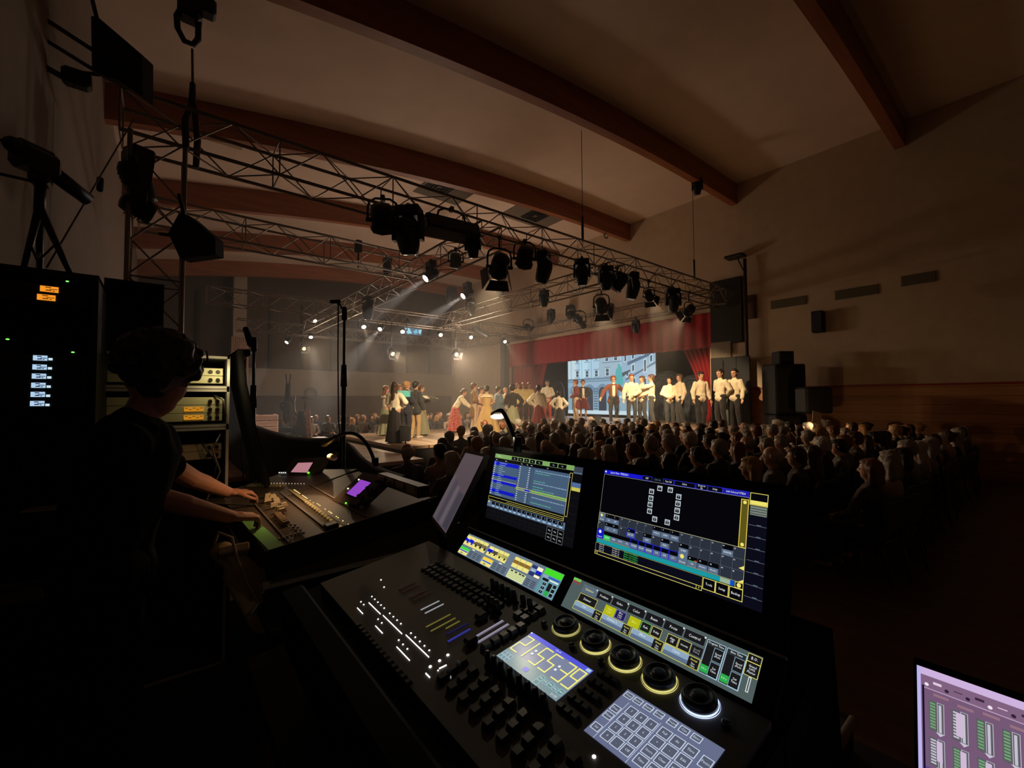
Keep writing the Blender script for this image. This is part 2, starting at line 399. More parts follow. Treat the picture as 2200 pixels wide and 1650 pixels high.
def fixture(kind, P, s, aim, label, lit=None, col=(1, 1, 1), power=0, ztop=None, spot=30, body=None, doors=True, lens=6, group=None, blend=.5, name=None, ltr=.05):
    """P pivot of the head, s overall size in metres, aim a world point"""
    P = Vector(P); z = (Vector(aim)-P).normalized()
    yaw = math.atan2(z.y, z.x)-PI/2
    nm = name or {'moving': 'moving_head_light', 'fresnel': 'fresnel_spotlight', 'par': 'par_can', 'profile': 'profile_spotlight', 'strip': 'batten_light'}[kind]
    t = thing(nm, label, 'stage light', P, yaw, group)
    bd = body or m_gun
    zl = Matrix.Rotation(-yaw, 3, 'Z') @ z
    x = Vector((1, 0, 0)); y = zl.cross(x).normalized(); x = y.cross(zl)
    M = basis(x, y, zl).to_4x4() @ Matrix.Scale(s, 4)
    h = meshobj('lamp_body', head_mesh(kind, bd), t, M)
    ht = (ztop-P.z) if ztop else .5*s
    b = MB(); wv = .26*s if kind != 'strip' else .3*s
    if kind == 'moving':
        b.box((0, 0, .42*s), (.46*s, .30*s, .20*s), bd, bev=.03*s)
        for q in (-1, 1): b.hexa([(q*.21*s, -.07*s, -.08*s), (q*.27*s, -.07*s, -.08*s), (q*.27*s, .07*s, -.08*s), (q*.21*s, .07*s, -.08*s),
                                  (q*.2*s, -.12*s, .34*s), (q*.26*s, -.12*s, .34*s), (q*.26*s, .12*s, .34*s), (q*.2*s, .12*s, .34*s)], bd)
        top = .52*s
    else:
        top = .40*s
        b.path([(-wv, 0, -.02*s), (-wv, 0, .22*s), (-wv*.9, 0, .33*s), (-wv*.5, 0, top), (wv*.5, 0, top), (wv*.9, 0, .33*s), (wv, 0, .22*s), (wv, 0, -.02*s)], .018*s+.004, 6, bd)
        for q in (-1, 1): b.tube((q*wv*.75, 0, 0), (q*wv*1.12, 0, 0), .04*s, n=8, m=bd)
    b.build('yoke', t)
    if ht > top+.01 or ztop:
        b = MB(); e = max(ht, top+.02)
        b.tube((0, 0, top-.01), (0, 0, e-.03), .018, n=6, m=bd)
        b.box((0, 0, e-.01), (.07, .09, .09), m_alud, bev=.01); b.build('clamp', t)
    if kind == 'fresnel' and doors:
        for i in range(4): meshobj('barn_door', door_mesh(i), t, M)
    if kind != 'strip':
        lm = mat('lit_lens_%s' % label[:24], (.1, .1, .1), .3, emit=(1, .66, .22) if px_amber(label) else col, es=lens) if lit else m_lens
        meshobj('lens', lens_mesh(kind, lm), t, M)
    if power:
        l = link_light('lamp', 'SPOT', t, power, col, spot_size=R(spot), spot_blend=blend, shadow_soft_size=ltr)
        if 'fresnel' in kind and P.y > 8 and P.z < 4.9 and px_amber(label): sp = link_light('ceiling_fill', 'POINT', t, power*CEILING_FILL*min(2.2, (P.x/9)**2.2), (1, .77, .58), shadow_soft_size=.5); sp.location = zl*(.55*s)  # extra point light added to brighten the ceiling, not a lamp of the rig
        rr = LENS.get(kind, (.1, .2))[1]*s+.06*s
        l.matrix_local = Matrix.Translation(zl*rr) @ basis(x, -y, -zl).to_4x4()
    return t
CEILING_FILL = .30  # share of lamp power given to the added ceiling fill lights
def toward(P, x, y, k=.94): return at(x, y, (Vector(P)-EYEP).dot(_f)*k)
ST = Vector((8.5, 12.8, 1.0))
WARM, CW, AMB = (1, .78, .5), (1, .93, .86), (1, .72, .42)
def T1(px, py): return on(px, py, 1, 6.58)
def Yp(px, py, v): return on(px, py, 1, v-.25)
def Xp(px, py, u): return on(px, py, 0, u-.25)
big = 'big unlit spotlights along the front truss'
F = fixture
F('fresnel', T1(822, 474), .88, T1(822, 476)+Vector((1.6, 3, -3.4)), 'large square-bodied spotlight, leftmost on the front truss', ztop=TB, doors=False, group=big)
F('moving', T1(877, 508), .95, T1(877, 508)+Vector((.6, .6, -4)), 'largest black moving head, second from the left on the front truss', ztop=TB, group=big)
F('strip', T1(970, 494), .90, T1(970, 494)+Vector((.3, 3, -1.2)), 'long black box-shaped flood light on the front truss, between two moving heads', ztop=TB)
F('moving', T1(1016, 534), .55, T1(1016, 534)+Vector((.8, .8, -4)), 'small moving head right of the long box light on the front truss', ztop=TB, group=big)
F('fresnel', T1(1073, 574), .90, Vector((7.6, 12.2, 1.2)), 'black fresnel with open barn doors and a warm glow below the front truss', lit=1, col=AMB, power=2600, ztop=TB, spot=52, lens=8)
F('fresnel', T1(1127, 556), .85, T1(1127, 556)+Vector((1.6, 3, -3.4)), 'black hooded spotlight right of the glowing fresnel on the front truss', ztop=TB, doors=False, group=big)
F('moving', T1(1168, 584), .80, T1(1168, 584)+Vector((-.6, 1.0, -4)), 'large moving head pointing down, in the middle of the front truss', ztop=TB, group=big)
F('moving', T1(1250, 592), .72, T1(1250, 592)+Vector((.2, .2, -4)), 'slim moving head hanging straight down below the hoist wire', ztop=TB, group=big)
F('moving', T1(1302, 604), .70, T1(1302, 604)+Vector((.3, .6, -4)), 'moving head partly behind a wider spotlight, right half of the front truss', ztop=TB, group=big)
F('fresnel', T1(1326, 608), .92, T1(1326, 606)+Vector((-1.6, 2, -3.4)), 'wide black spotlight turned left, right half of the front truss', ztop=TB, doors=False, group=big)
F('moving', T1(1360, 622), .80, T1(1360, 622)+Vector((-.8, .6, -4)), 'moving head tilted left beside the wide black spotlight', ztop=TB, group=big)
F('fresnel', T1(1394, 636), .58, Vector((14.0, 7.4, 1.9)), 'fresnel with a thin warm crescent of light, right half of the front truss', lit=1, col=AMB, power=1150, ztop=TB, spot=50, lens=5)
F('moving', T1(1446, 652), .80, T1(1446, 652)+Vector((.8, .8, -4)), 'moving head beside the right-hand end of the front truss', ztop=TB, group=big)
F('fresnel', T1(1480, 668), .66, Vector((13.2, 10.5, 1.6)), 'fresnel with a bright warm reflection, at the right end of the front truss', lit=1, col=AMB, power=1100, ztop=TB, spot=56, lens=8)
F('fresnel', Xp(1292, 658, 9.4), .80, Vector((13.4, 10.2, 1.6)), 'big fresnel with open barn doors hanging low before the left of the stage opening', lit=1, col=AMB, power=1500, ztop=TB, spot=52, lens=5)
mid = 'lights on the lengthwise trusses'
F('fresnel', Xp(979, 562, 5.2), .62, Xp(979, 562, 5.2)+Vector((1, 2, -4)), 'grey-bodied spotlight hanging in front of the middle lengthwise truss', body=m_gun2, ztop=TB, doors=False, group=mid)
F('moving', Xp(926, 590, 5.2), .62, toward(Xp(926, 590, 5.2), 836, 655), 'lit moving head with a pale beam, upper of two on the lengthwise truss', lit=1, col=CW, power=2400, ztop=TB, spot=15, lens=25, blend=.3)
F('moving', Xp(1004, 630, 9.4), .80, toward(Xp(1004, 630, 9.4), 918, 688), 'brightest lit moving head with a wide pale beam, centre of the rig', lit=1, col=CW, power=4200, ztop=TB, spot=16, lens=30, blend=.3)
F('moving', Xp(832, 577, 5.2), .62, Xp(832, 577, 5.2)+Vector((0, 0, -4)), 'unlit moving head on the middle lengthwise truss above the lit row', ztop=TB, group=mid)
F('moving', Xp(970, 640, 9.4), .85, Xp(970, 640, 9.4)+Vector((.4, 2, -3)), 'unlit moving head left of the brightest lit one', ztop=TB, body=m_gun2, group=mid)
F('moving', Xp(1012, 664, 9.4), .75, Xp(1012, 664, 9.4)+Vector((2, 2, -2)), 'unlit moving head below the brightest lit one', ztop=TB, body=m_gun2, group=mid)
F('moving', Xp(1075, 626, 9.4), .62, Xp(1075, 626, 9.4)+Vector((0, 0, -4)), 'moving head hanging under the glowing fresnel', ztop=TB, body=m_gun2, group=mid)
F('moving', Xp(1169, 646, 9.4), .62, Xp(1169, 646, 9.4)+Vector((0, 0, -4)), 'small moving head over the left curtain edge', ztop=TB, group=mid)
F('moving', Xp(1184, 684, 14.3), .80, Xp(1184, 684, 14.3)+Vector((0, 0, -4)), 'small moving head against the red valance, left part', ztop=TB, group=mid)
F('profile', Xp(1135, 704, 14.3), 1.0, Xp(1135, 704, 14.3)+Vector((-2, -4, -1.6)), 'black profile spotlight angled down right over the left curtain', ztop=TB, group=mid)
F('moving', Xp(1226, 676, 14.3), .80, Xp(1226, 676, 14.3)+Vector((-2, -1, -1.5)), 'moving head at the left of a tilted profile spotlight over the valance', ztop=TB, group=mid)
F('profile', Xp(1246, 690, 14.3), 1.1, Xp(1246, 690, 14.3)+Vector((-1, -3, -2.6)), 'long profile spotlight tilted steeply, in front of the valance centre', ztop=TB, group=mid)
F('moving', Xp(1366, 706, 14.3), .60, Xp(1366, 706, 14.3)+Vector((0, 0, -4)), 'small dark moving head against the red valance, above the projection screen', ztop=TB, group=mid)
F('moving', Xp(1310, 672, 14.3), .70, Xp(1310, 672, 14.3)+Vector((0, 0, -4)), 'dark moving head behind the big fresnel with barn doors', ztop=TB, group=mid)
F('profile', Yp(1032, 712, 16.7), 1.0, Yp(1032, 712, 16.7)+Vector((3, -1, -1.6)), 'long dark profile spotlight just right of a small lit lamp in the back row', ztop=TB, body=m_gun2)
F('moving', Xp(790, 668, 5.2), .85, Xp(790, 668, 5.2)+Vector((0, 0, -4)), 'big hazy moving head beside the tall microphone stand', ztop=TB, body=m_gun2)
row = 'small lit lamps in the back row'
for px, py, ax, v, lab, pw, c, aim, k in (
   (620, 731, 1, 21.8, 'white lamp, leftmost and lowest of the lit back row, with a clear beam', 2400, CW, (565, 795), 26),
   (667, 720, 1, 21.8, 'white lamp second from the left in the lit back row', 2000, CW, (680, 790), 26),
   (675, 687, 1, 21.8, 'warm lamp highest in the left of the lit back row', 500, WARM, (702, 722), 20),
   (780, 698, 1, 16.7, 'warm lamp just right of the tall microphone stand', 900, WARM, (797, 748), 16),
   (820, 703, 1, 16.7, 'white lamp whose beam crosses its left neighbour', 2200, CW, (785, 742), 26),
   (864, 709, 1, 16.7, 'small warm lamp beside the pale blue stage monitor picture', 300, WARM, (872, 745), 14),
   (945, 716, 1, 16.7, 'small warm lamp above the bent-over actor', 350, WARM, (965, 755), 14),
   (1010, 722, 1, 16.7, 'small warm lamp right of the barn-door lamp', 350, WARM, (1032, 752), 12),
   (1083, 731, 1, 16.7, 'small warm lamp rightmost in the lit back row, near the curtain', 900, WARM, (1108, 768), 12)):
    F('par', Yp(px, py, v), .75, toward(Yp(px, py, v), *aim), lab, lit=1, col=c, power=pw, ztop=TB, spot=17, lens=k, group=row, blend=.35)
for px, py, v, lab, aim in (
   (651, 748, 21.8, 'amber barn-door lamp at the left below the lit back row', (7, 12, 1)),
   (841, 758, 16.7, 'amber barn-door lamp above the two actors at the left', (8, 11.5, 1)),
   (979, 760, 16.7, 'amber barn-door lamp with the widest golden glow, above the bent-over actor', (9.5, 11, 1))):
    F('fresnel', Yp(px, py, v), .62, Vector(aim), lab, lit=1, col=AMB, power=600 if px < 979 else 1000, ztop=TB, spot=75, lens=2.6, group='amber lamps facing the audience', blend=.9)
# small beam-mounted effect light, hoist hooks, drop wires
t = F('moving', on(1498, 405, 1, 6.6), .6, on(1498, 405, 1, 6.6)+Vector((.3, .2, -2)), 'lone dark lamp hanging under the right end of the big beam', ztop=beam_z(12.5)+.02)
for px, y0, y1, v, lab in ((1252, 470, 528, 10.93, 'thin hoist wire from the second beam down to the front truss'), (1492, 430, 600, 6.83, 'thin hoist wire under the lone lamp at the right'), ):
    P = on(px, y1, 1, 6.83)
    t = thing('hoist_wire', lab, 'wire', (P.x, 6.83, TZ+.25)); b = MB(); top = beam_z(P.x)-TZ-.25
    b.tube((0, 0, 0), (0, 0, top), .008, n=6, m=m_gun); b.build('wire', t)
    b = MB(); b.tube((0, 0, .1), (0, 0, .7), .03, n=8, m=m_gun); b.build('shackle_sleeve', t)
P = on(1302, 500, 1, 10.93)
t = thing('beam_hook', 'small dark hook hanging free below the end of the second beam', 'hook', P)
b = MB(); b.path([(0, 0, .25), (0, 0, .05), (-.12, 0, -.12), (-.1, 0, -.2), (.05, 0, -.22), (.12, 0, -.12)], .022, 6, m_gun); b.build('hook', t)
P = on(770, 530, 1, 10.1)
t = thing('chain_hoist', 'small dark hoist hanging over the far end of the second truss', 'hoist', P)
b = MB(); b.box((0, 0, 0), (.16, .16, .3), m_gun, bev=.03); b.tube((0, 0, -.15), (0, 0, -.5), .02, n=6, m=m_gun); b.build('hoist_body', t)
# haze lit by the beams
hz = MB(); hz.box((7.0, 13.6, 3.55), (15.6, 14.6, 5.6))
hm = bpy.data.materials.new('stage_haze'); hm.use_nodes = True; nt = hm.node_tree; nt.nodes.clear()
vo = nt.nodes.new('ShaderNodeOutputMaterial'); pv = nt.nodes.new('ShaderNodeVolumePrincipled')
pv.inputs['Color'].default_value = (.9, .88, .85, 1); pv.inputs['Density'].default_value = .0145; pv.inputs['Anisotropy'].default_value = .25
nt.links.new(pv.outputs[0], vo.inputs['Volume'])
h = hz.build('stage_haze', m=hm); tag(h, 'thin haze hanging over the stage and lit by the beams', 'haze', kind='stuff')
# ------------------------------------------------------------------ flat lit pictures (screens)
_tx = {}
def text_geo(s):
    if s in _tx: return _tx[s]
    cu = bpy.data.curves.new('txt', 'FONT'); cu.body = s; cu.resolution_u = 1; cu.align_x = 'CENTER'; cu.align_y = 'CENTER'; cu.space_line = .9
    o = bpy.data.objects.new('txt', cu); C.objects.link(o); me = bpy.data.meshes.new_from_object(o)
    vs = [tuple(v.co) for v in me.vertices]; fs = [tuple(p.vertices) for p in me.polygons]
    bpy.data.objects.remove(o); bpy.data.meshes.remove(me); _tx[s] = (vs, fs); return _tx[s]
class Disp:
    """flat drawing: x right 0..1, y down 0..1, on a W x H sheet in the local XY plane, facing +Z"""
    def __init__(s, W, H, step=.00015): s.W, s.H, s.b, s.st = W, H, MB(), step
    def P(s, x, y, k): return (x*s.W, -y*s.H, k*s.st)
    def rect(s, x0, y0, x1, y1, m, k=1): s.b.quad([s.P(x0, y1, k), s.P(x1, y1, k), s.P(x1, y0, k), s.P(x0, y0, k)], m)
    def poly(s, pts, m, k=2): s.b.quad([s.P(x, y, k) for x, y in pts], m)
    def line(s, x0, y0, x1, y1, w, m, k=4):     # w in metres
        a = Vector(s.P(x0, y0, k)); c = Vector(s.P(x1, y1, k)); d = (c-a).normalized(); n = Vector((-d.y, d.x, 0))*w/2; d = d*w/2
        s.b.quad([a-d-n, c+d-n, c+d+n, a-d+n], m)
    def frame(s, x0, y0, x1, y1, w, m, k=4):
        for q in ((x0, y0, x1, y0), (x1, y0, x1, y1), (x1, y1, x0, y1), (x0, y1, x0, y0)): s.line(*q, w, m, k)
    def text(s, x, y, t, h, m, k=5, sx=1.0):
        vs, fs = text_geo(t); px, py, pz = s.P(x, y, k)
        s.b.add([(px+v[0]*h*sx, py+v[1]*h, pz) for v in vs], fs, m)
    def disc(s, x, y, r, m, k=4, n=14):
        px, py, pz = s.P(x, y, k); s.b.quad([(px+r*math.cos(2*PI*i/n), py+r*math.sin(2*PI*i/n), pz) for i in range(n)], m)
    def build(s, name, parent, M=None):
        o = s.b.build(name, parent)
        if M is not None: o.matrix_local = M
        return o
# ------------------------------------------------------------------ projection screen on stage
SU = 18.0
a = on(1220, 764, 0, SU); c = on(1408, 743.6, 0, SU); d_ = on(1221, 888, 0, SU)
W, H = a.y-c.y, (a.z+c.z)/2-d_.z
t = thing('projection_screen', 'bright screen at the back of the stage showing pale stone town houses', 'projection screen', (SU, a.y, (a.z+c.z)/2), basis((0, -1, 0), (0, 0, 1), (-1, 0, 0)))
b = MB(); b.box((W/2, -H/2, -.05), (W+.16, H+.16, .06), m_black); b.build('screen_frame', t)
D = Disp(W, H, .004)
sk, s1, s2, s3 = glow(150, 185, 205, 1.3), glow(128, 160, 182, 1.3), glow(95, 125, 150, 1.3), glow(70, 95, 120, 1.3)
dk, dk2, lt, tl = glow(50, 68, 86, 1.3), glow(38, 52, 66, 1.3), glow(200, 225, 235, 1), glow(70, 160, 165, 1.2)
D.rect(0, 0, 1, 1, sk, 0)
D.rect(0, 0, .12, .42, lt, 1); D.rect(.16, .02, .26, .42, glow(165, 200, 215, 1.3), 1); D.rect(.40, 0, .66, .42, glow(138, 165, 182, 1.3), 1)
D.poly([(.66, .42), (.66, 0), (1, 0), (1, 1.3), (.70, .6)], s1, 2)
D.poly([(.72, .2), (1, .05), (1, .1), (.72, .25)], s3, 3); D.poly([(.70, .45), (1, .22), (1, .25), (.70, .48)], s3, 3)
D.rect(0, .42, .7, 1, glow(120, 152, 170, 1.3), 2)
def win(x, y, w, h, m=s3, k=4):
    D.rect(x-w*.7, y-h*.62, x+w*.7, y-h*.5, s2, k); D.rect(x-w/2, y-h/2, x+w/2, y+h/2, lt, k)
    D.rect(x-w*.36, y-h*.42, x+w*.36, y-.01*h, m, k+1); D.rect(x-w*.36, y+.04*h, x+w*.36, y+h*.42, m, k+1)
    D.rect(x-w*.75, y+h*.5, x+w*.75, y+h*.6, s2, k)
for x, y in ((.13, .09), (.255, .08), (.37, .07), (.13, .33), (.255, .34), (.37, .34)): win(x, y, .045, .115, s2 if y < .2 else dk)
for x, y in ((.495, .10), (.595, .10), (.50, .33)): win(x, y, .045, .13, dk)
D.rect(.045, 0, .05, .42, s2, 4); D.rect(.185, 0, .19, .42, s2, 4); D.rect(.305, 0, .31, .42, s2, 4); D.rect(.44, .17, .66, .185, s2, 4); D.rect(.645, 0, .65, .42, lt, 4)
for x, y, h in ((.70, .12, .17), (.78, .09, .17), (.88, .05, .16), (.78, .3, .12), (.90, .28, .2), (.79, .52, .15), (.9, .55, .18), (.72, .38, .1), (.96, .18, .12)):
    D.poly([(x-.016, y-h/2), (x+.016, y-h/2-.02), (x+.016, y+h/2-.02), (x-.016, y+h/2)], lt, 4); D.poly([(x-.009, y-h/2+.015), (x+.010, y-h/2), (x+.010, y+h/2-.03), (x-.009, y+h/2-.015)], dk, 5)
D.rect(0, .415, .66, .43, s3, 5); D.rect(0, .46, .66, .475, s2, 5)
for i in range(34): D.rect(.01+i*.019, .43, .016+i*.019, .46, s2, 5)
D.rect(0, .475, .66, .56, s1, 3)
for x in (.28, .44, .1):
    D.rect(x-.045, .66, x+.045, .94, dk2, 5)
    D.poly([(x+.045*math.cos(R(q)), .66-.10*math.sin(R(q))) for q in range(0, 181, 20)], dk2, 5)
    D.poly([(x+.075*math.cos(R(q)), .66-.15*math.sin(R(q))) for q in range(0, 181, 20)], s2, 4)
for i in range(9): D.rect(.335, .58+i*.04, .385, .6+i*.04, s3, 6)
D.rect(.58, .55, .69, .72, s1, 5); D.rect(.57, .71, .70, .74, lt, 6)
D.poly([(.585, .42), (.60, .3), (.63, .24), (.66, .26), (.668, .4), (.68, .5), (.66, .55), (.60, .55)], tl, 7)
D.poly([(.66, .36), (.75, .31), (.75, .34), (.67, .42)], dk, 7); D.disc(.635, .24, .09, tl, 8)
D.rect(0, .94, 1, 1, lt, 6); D.rect(.62, .6, .63, .98, s3, 6); D.rect(.7, .75, 1, .94, s1, 5)
D.build('picture', t)
link_light('spill', 'AREA', t, 60, (.72, .87, 1), shape='RECTANGLE', size=W, size_y=H).matrix_local = Matrix.Translation((W/2, -H/2, .1)) @ Matrix.Rotation(PI, 4, 'X')
# stage-house dressing: dark painted arches flanking the screen
def flat_arch(px, label, wv=1.6, hh=2.6, u=17.4):
    P = on(px, 893, 0, u); t = thing('scenery_flat', label, 'scenery', (u, P.y, 1.0), basis((0, -1, 0), (-1, 0, 0), (0, 0, 1)))
    gm = mat('painted_scenery', (.035, .045, .055), .7, noise=.8, nscale=4)
    b = MB(); pts = [(-wv/2, 0), (wv/2, 0), (wv/2, hh*.6)] + [(wv/2*math.cos(R(q)), hh*.6+hh*.4*math.sin(R(q))) for q in range(15, 180, 15)] + [(-wv/2, hh*.6)]
    n = len(pts); b.add([(x, -.04, z) for x, z in pts]+[(x, .04, z) for x, z in pts], [tuple(range(n)), tuple(range(n, 2*n))[::-1]]+[(i, (i+1) % n, n+(i+1) % n, n+i) for i in range(n)], gm)
    b.build('panel', t)
    b = MB(); m2 = mat('painted_highlight', (.09, .11, .13), .6)
    for k in range(6): b.tube((-wv*.42+k*wv*.168, .06, .05), (-wv*.42+k*wv*.168, .06, hh*(.55+.12*math.sin(k*.63+.4))), .02, n=6, m=m2)
    b.path([(wv*.4*math.cos(R(q)), .07, hh*.58+hh*.34*math.sin(R(q))) for q in range(0, 181, 15)], .03, 6, m2)
    b.build('painted_ironwork', t); return t
flat_arch(1198, 'dark painted arch scenery left of the projection screen', 1.1, 2.0)
flat_arch(1436, 'dark painted carriage-like scenery overlapping the right edge of the projection screen', 1.9, 2.15, 16.9)
flat_arch(1490, 'dark painted scenery with two thin uprights at the right of the stage', 1.5, 1.9, 16.6)
# ------------------------------------------------------------------ people
import numpy as np
PENDING = []
FOLD = {'shirt': .011, 'blouse': .011, 'coat': .008, 'jacket': .008, 'tailcoat': .008, 'cape': .010, 'trousers': .008, 'bodice': .004, 'hair': .006, 't_shirt': .008}
def blob(name, b, parent, m, vox=.014, smooth=3, factor=.5):
    """one continuous surface grown over the overlapping limb shapes in b"""
    o = b.build(name, parent, m)
    r = o.modifiers.new('r', 'REMESH'); r.mode = 'VOXEL'; r.voxel_size = vox; r.use_smooth_shade = True
    s = o.modifiers.new('s', 'SMOOTH'); s.iterations = smooth; s.factor = factor
    PENDING.append(o); return o
def bake_pending():
    bpy.context.view_layer.update(); dg = bpy.context.evaluated_depsgraph_get()
    new = []
    for o in PENDING:
        me = bpy.data.meshes.new_from_object(o.evaluated_get(dg)); ms = [m for m in o.data.materials]
        new.append((o, me, ms))
    for o, me, ms in new:
        o.modifiers.clear(); old = o.data; o.data = me
        me.materials.clear()
        for m in ms: me.materials.append(m)
        n = len(me.polygons); me.polygons.foreach_set('use_smooth', [True]*n)
        if 'face' in o:
            s, ctr, ax = o['face'][0], Vector(o['face'][1:4]), [Vector(o['face'][4+3*i:7+3*i]) for i in range(3)]
            me.materials.append(m_eye); me.materials.append(m_lip)
            for p in me.polygons:
                d = (p.center-ctr)/s; x, y, z = d.dot(ax[0]), d.dot(ax[1]), d.dot(ax[2])
                if y > .05 and abs(abs(x)-.034) < .016 and abs(z-.012) < .009: p.material_index = 1
                elif y > .06 and abs(x) < .024 and abs(z+.062) < .007: p.material_index = 2
                else: p.material_index = 0
            del o['face']
        else: me.polygons.foreach_set('material_index', [0]*n)
        nm = o.name.split('.')[0]; am = FOLD.get(nm, 0)
        if am:
            n_ = len(me.vertices); co = np.empty(n_*3); no = np.empty(n_*3)
            me.vertices.foreach_get('co', co); me.vertices.foreach_get('normal', no); co.shape = no.shape = (n_, 3)
            x, y, z = co.T; h = nm == 'hair'; a1, a2 = (62, 16) if h else (21, 6)
            f = np.sin(x*a1+2.1*np.sin(z*a2*1.3+1)+y*a1*.6)*np.cos(y*a1*1.13+1.7*np.sin(x*a2*2+z*a2))*.6+.4*np.sin(x*a1*2.3+z*a2*2.1+2*np.sin(y*a1*.9))*np.sin(y*a1*1.9-z*a2*1.7)
            co += no*(f*am)[:, None]; me.vertices.foreach_set('co', co.ravel())
        me.update()
    PENDING.clear()
m_eye = mat('eye_dark', (.02, .012, .01), .3); m_lip = mat('lips', (.35, .09, .07), .5)
m_skin = mat('skin', (.58, .31, .20), .55, noise=.05, nscale=6)
m_skin2 = mat('skin_tanned', (.42, .21, .13), .55, noise=.05, nscale=6)
m_shoe = mat('dark_shoes', (.02, .016, .014), .4); m_sneak = mat('white_shoes', (.6, .57, .5), .6)
def cloth(name, col, pat=False):
    if name in MATS: return MATS[name]
    m = mat(name, col, .85, noise=.08, nscale=9, bump=.55, sheen=.2)
    if pat:
        nt = m.node_tree; b = nt.nodes['Principled BSDF']; v = nt.nodes.new('ShaderNodeTexVoronoi'); v.feature = 'DISTANCE_TO_EDGE'; v.inputs['Scale'].default_value = 9
        tc = nt.nodes.new('ShaderNodeTexCoord'); r = nt.nodes.new('ShaderNodeValToRGB'); r.color_ramp.elements[0].position = .06; r.color_ramp.elements[1].position = .12
        r.color_ramp.elements[0].color = (.55, .20, .16, 1); r.color_ramp.elements[1].color = (*col, 1)
        nt.links.new(tc.outputs['Object'], v.inputs['Vector']); nt.links.new(v.outputs['Distance'], r.inputs[0]); nt.links.new(r.outputs[0], b.inputs['Base Color'])
    return m
HAIRC = {'dark': (.018, .011, .008), 'brown': (.07, .032, .016), 'auburn': (.17, .055, .02), 'blond': (.42, .22, .08), 'grey': (.30, .26, .23), 'white': (.5, .46, .42), 'red': (.2, .05, .02)}
def hairm(c): return mat('hair_'+c, HAIRC[c], .5, bump=.4, nscale=60)
POSES = {'down': ((.25, -.02, 1.14), (.27, .07, .90)), 'clasp': ((.27, .02, 1.16), (.05, .22, 1.03)), 'hips': ((.36, -.06, 1.18), (.21, .06, 1.02)),
         'paper': ((.23, .05, 1.18), (.12, .30, 1.22)), 'fwd': ((.20, .22, 1.32), (.12, .46, 1.30)), 'back': ((.26, -.1, 1.17), (.06, -.19, .99)),
         'out': ((.36, .02, 1.20), (.46, .14, .98)), 'point': ((.38, .22, 1.36), (.52, .46, 1.42))}
def person(label, P, H, yawdir, top, bottom, hair, arms=('down', 'down'), lean=0, group=None, skin=None, tilt=0, shoes=None, stance=.1, turn=0):
    s = H/1.75; skin = skin or m_skin
    yaw = math.atan2(yawdir.y, yawdir.x)-PI/2
    t = thing('person', label, 'person', P, yaw, group)
    Lm = Matrix.Translation((0, 0, .95)) @ Matrix.Rotation(R(-lean), 4, 'X') @ Matrix.Translation((0, 0, -.95))
    Hm = Lm @ Matrix.Translation((0, 0, 1.5)) @ Matrix.Rotation(R(-turn), 4, 'Z') @ Matrix.Rotation(R(-tilt), 4, 'X') @ Matrix.Translation((0, 0, -1.5))
    S = lambda p: Vector(p)*s
    U = lambda p: (Lm @ Vector(p))*s
    Hd = lambda p: (Hm @ Vector(p))*s
    b = MB()                                              # ---- body
    def c(p, q, r0, r1, f=1.0, hint=(1, 0, 0)): b.cap(p, q, r0*s, r1*s, flat=f, hint=hint)
    st = stance
    legs = []
    for q in (-1, 1):
        hip, kn, an = (q*.085, 0, .92), (q*(.05+st*.6), .025, .50), (q*st, -.03+.04*q, .085)
        legs.append((hip, kn, an)); c(S(hip), S(kn), .085, .058); c(S(kn), S(an), .055, .036)
        c(S(an), S((an[0]+q*.02, an[1]+.15, .035)), .034, .03)
    c(S((-.07, 0, .95)), S((.07, 0, .95)), .115, .115, .85)
    c(U((0, 0, 1.0)), U((0, 0, 1.33)), .13, .155, .66)
    c(U((-.14, -.01, 1.40)), U((.14, -.01, 1.40)), .06, .06)
    c(U((0, -.01, 1.40)), Hd((0, .0, 1.56)), .055, .052)
    hc = Hd((0, .015, 1.645))
    rings = [(Hd((0, .005, 1.665)), .088), (Hd((0, .015, 1.62)), .078), (Hd((0, .035, 1.575)), .056), (Hd((0, .055, 1.552)), .032)]
    for a_, r_ in rings: b.ball(a_, r_*1.06*s, flat=(.9, 1.12 if r_ > .07 else 1, 1.1))
    c(Hd((0, .098, 1.655)), Hd((0, .122, 1.625)), .011, .016)
    c(Hd((-.04, .085, 1.682)), Hd((.04, .085, 1.682)), .013, .013)
    for q in (-1, 1): b.cap(Hd((q*.084, .0, 1.655)), Hd((q*.088, -.008, 1.622)), .02*s, .014*s, flat=.5)
    ar = []
    for q, pn in ((-1, arms[0]), (1, arms[1])):
        e, w_ = POSES[pn] if isinstance(pn, str) else pn
        e = (q*e[0], e[1], e[2]); w_ = (q*w_[0], w_[1], w_[2]); sh = (q*.172, -.01, 1.395)
        ar.append((sh, e, w_, q)); c(U(sh), U(e), .052, .042); c(U(e), U(w_), .041, .028)
        W_ = U(w_); d = (U(w_)-U(e)).normalized(); side = d.cross(Vector((0, 0, 1)) if abs(d.z) < .8 else Vector((0, 1, 0))).normalized()
        b.cap(W_, W_+d*.085*s, .03*s, .036*s, flat=.5, hint=side)
        for k, (o_, L_) in enumerate(((-.027, .07), (-.009, .085), (.009, .08), (.026, .062))):
            k0 = W_+d*.085*s+side*o_*s; k1 = k0+d*L_*.5*s; k2 = k1+(d*.8-Vector((0, 0, .5))).normalized()*L_*.5*s
            b.cap(k0, k1, .011*s, .010*s, n=8); b.cap(k1, k2, .010*s, .009*s, n=8)
        th = side*(-q if abs(d.z) < .8 else q)
        b.cap(W_+d*.03*s, W_+d*.075*s+th*.045*s, .015*s, .011*s, n=8); b.cap(W_+d*.075*s+th*.045*s, W_+d*.11*s+th*.05*s, .011*s, .010*s, n=8)
    o = blob('body', b, t, skin, .0125)
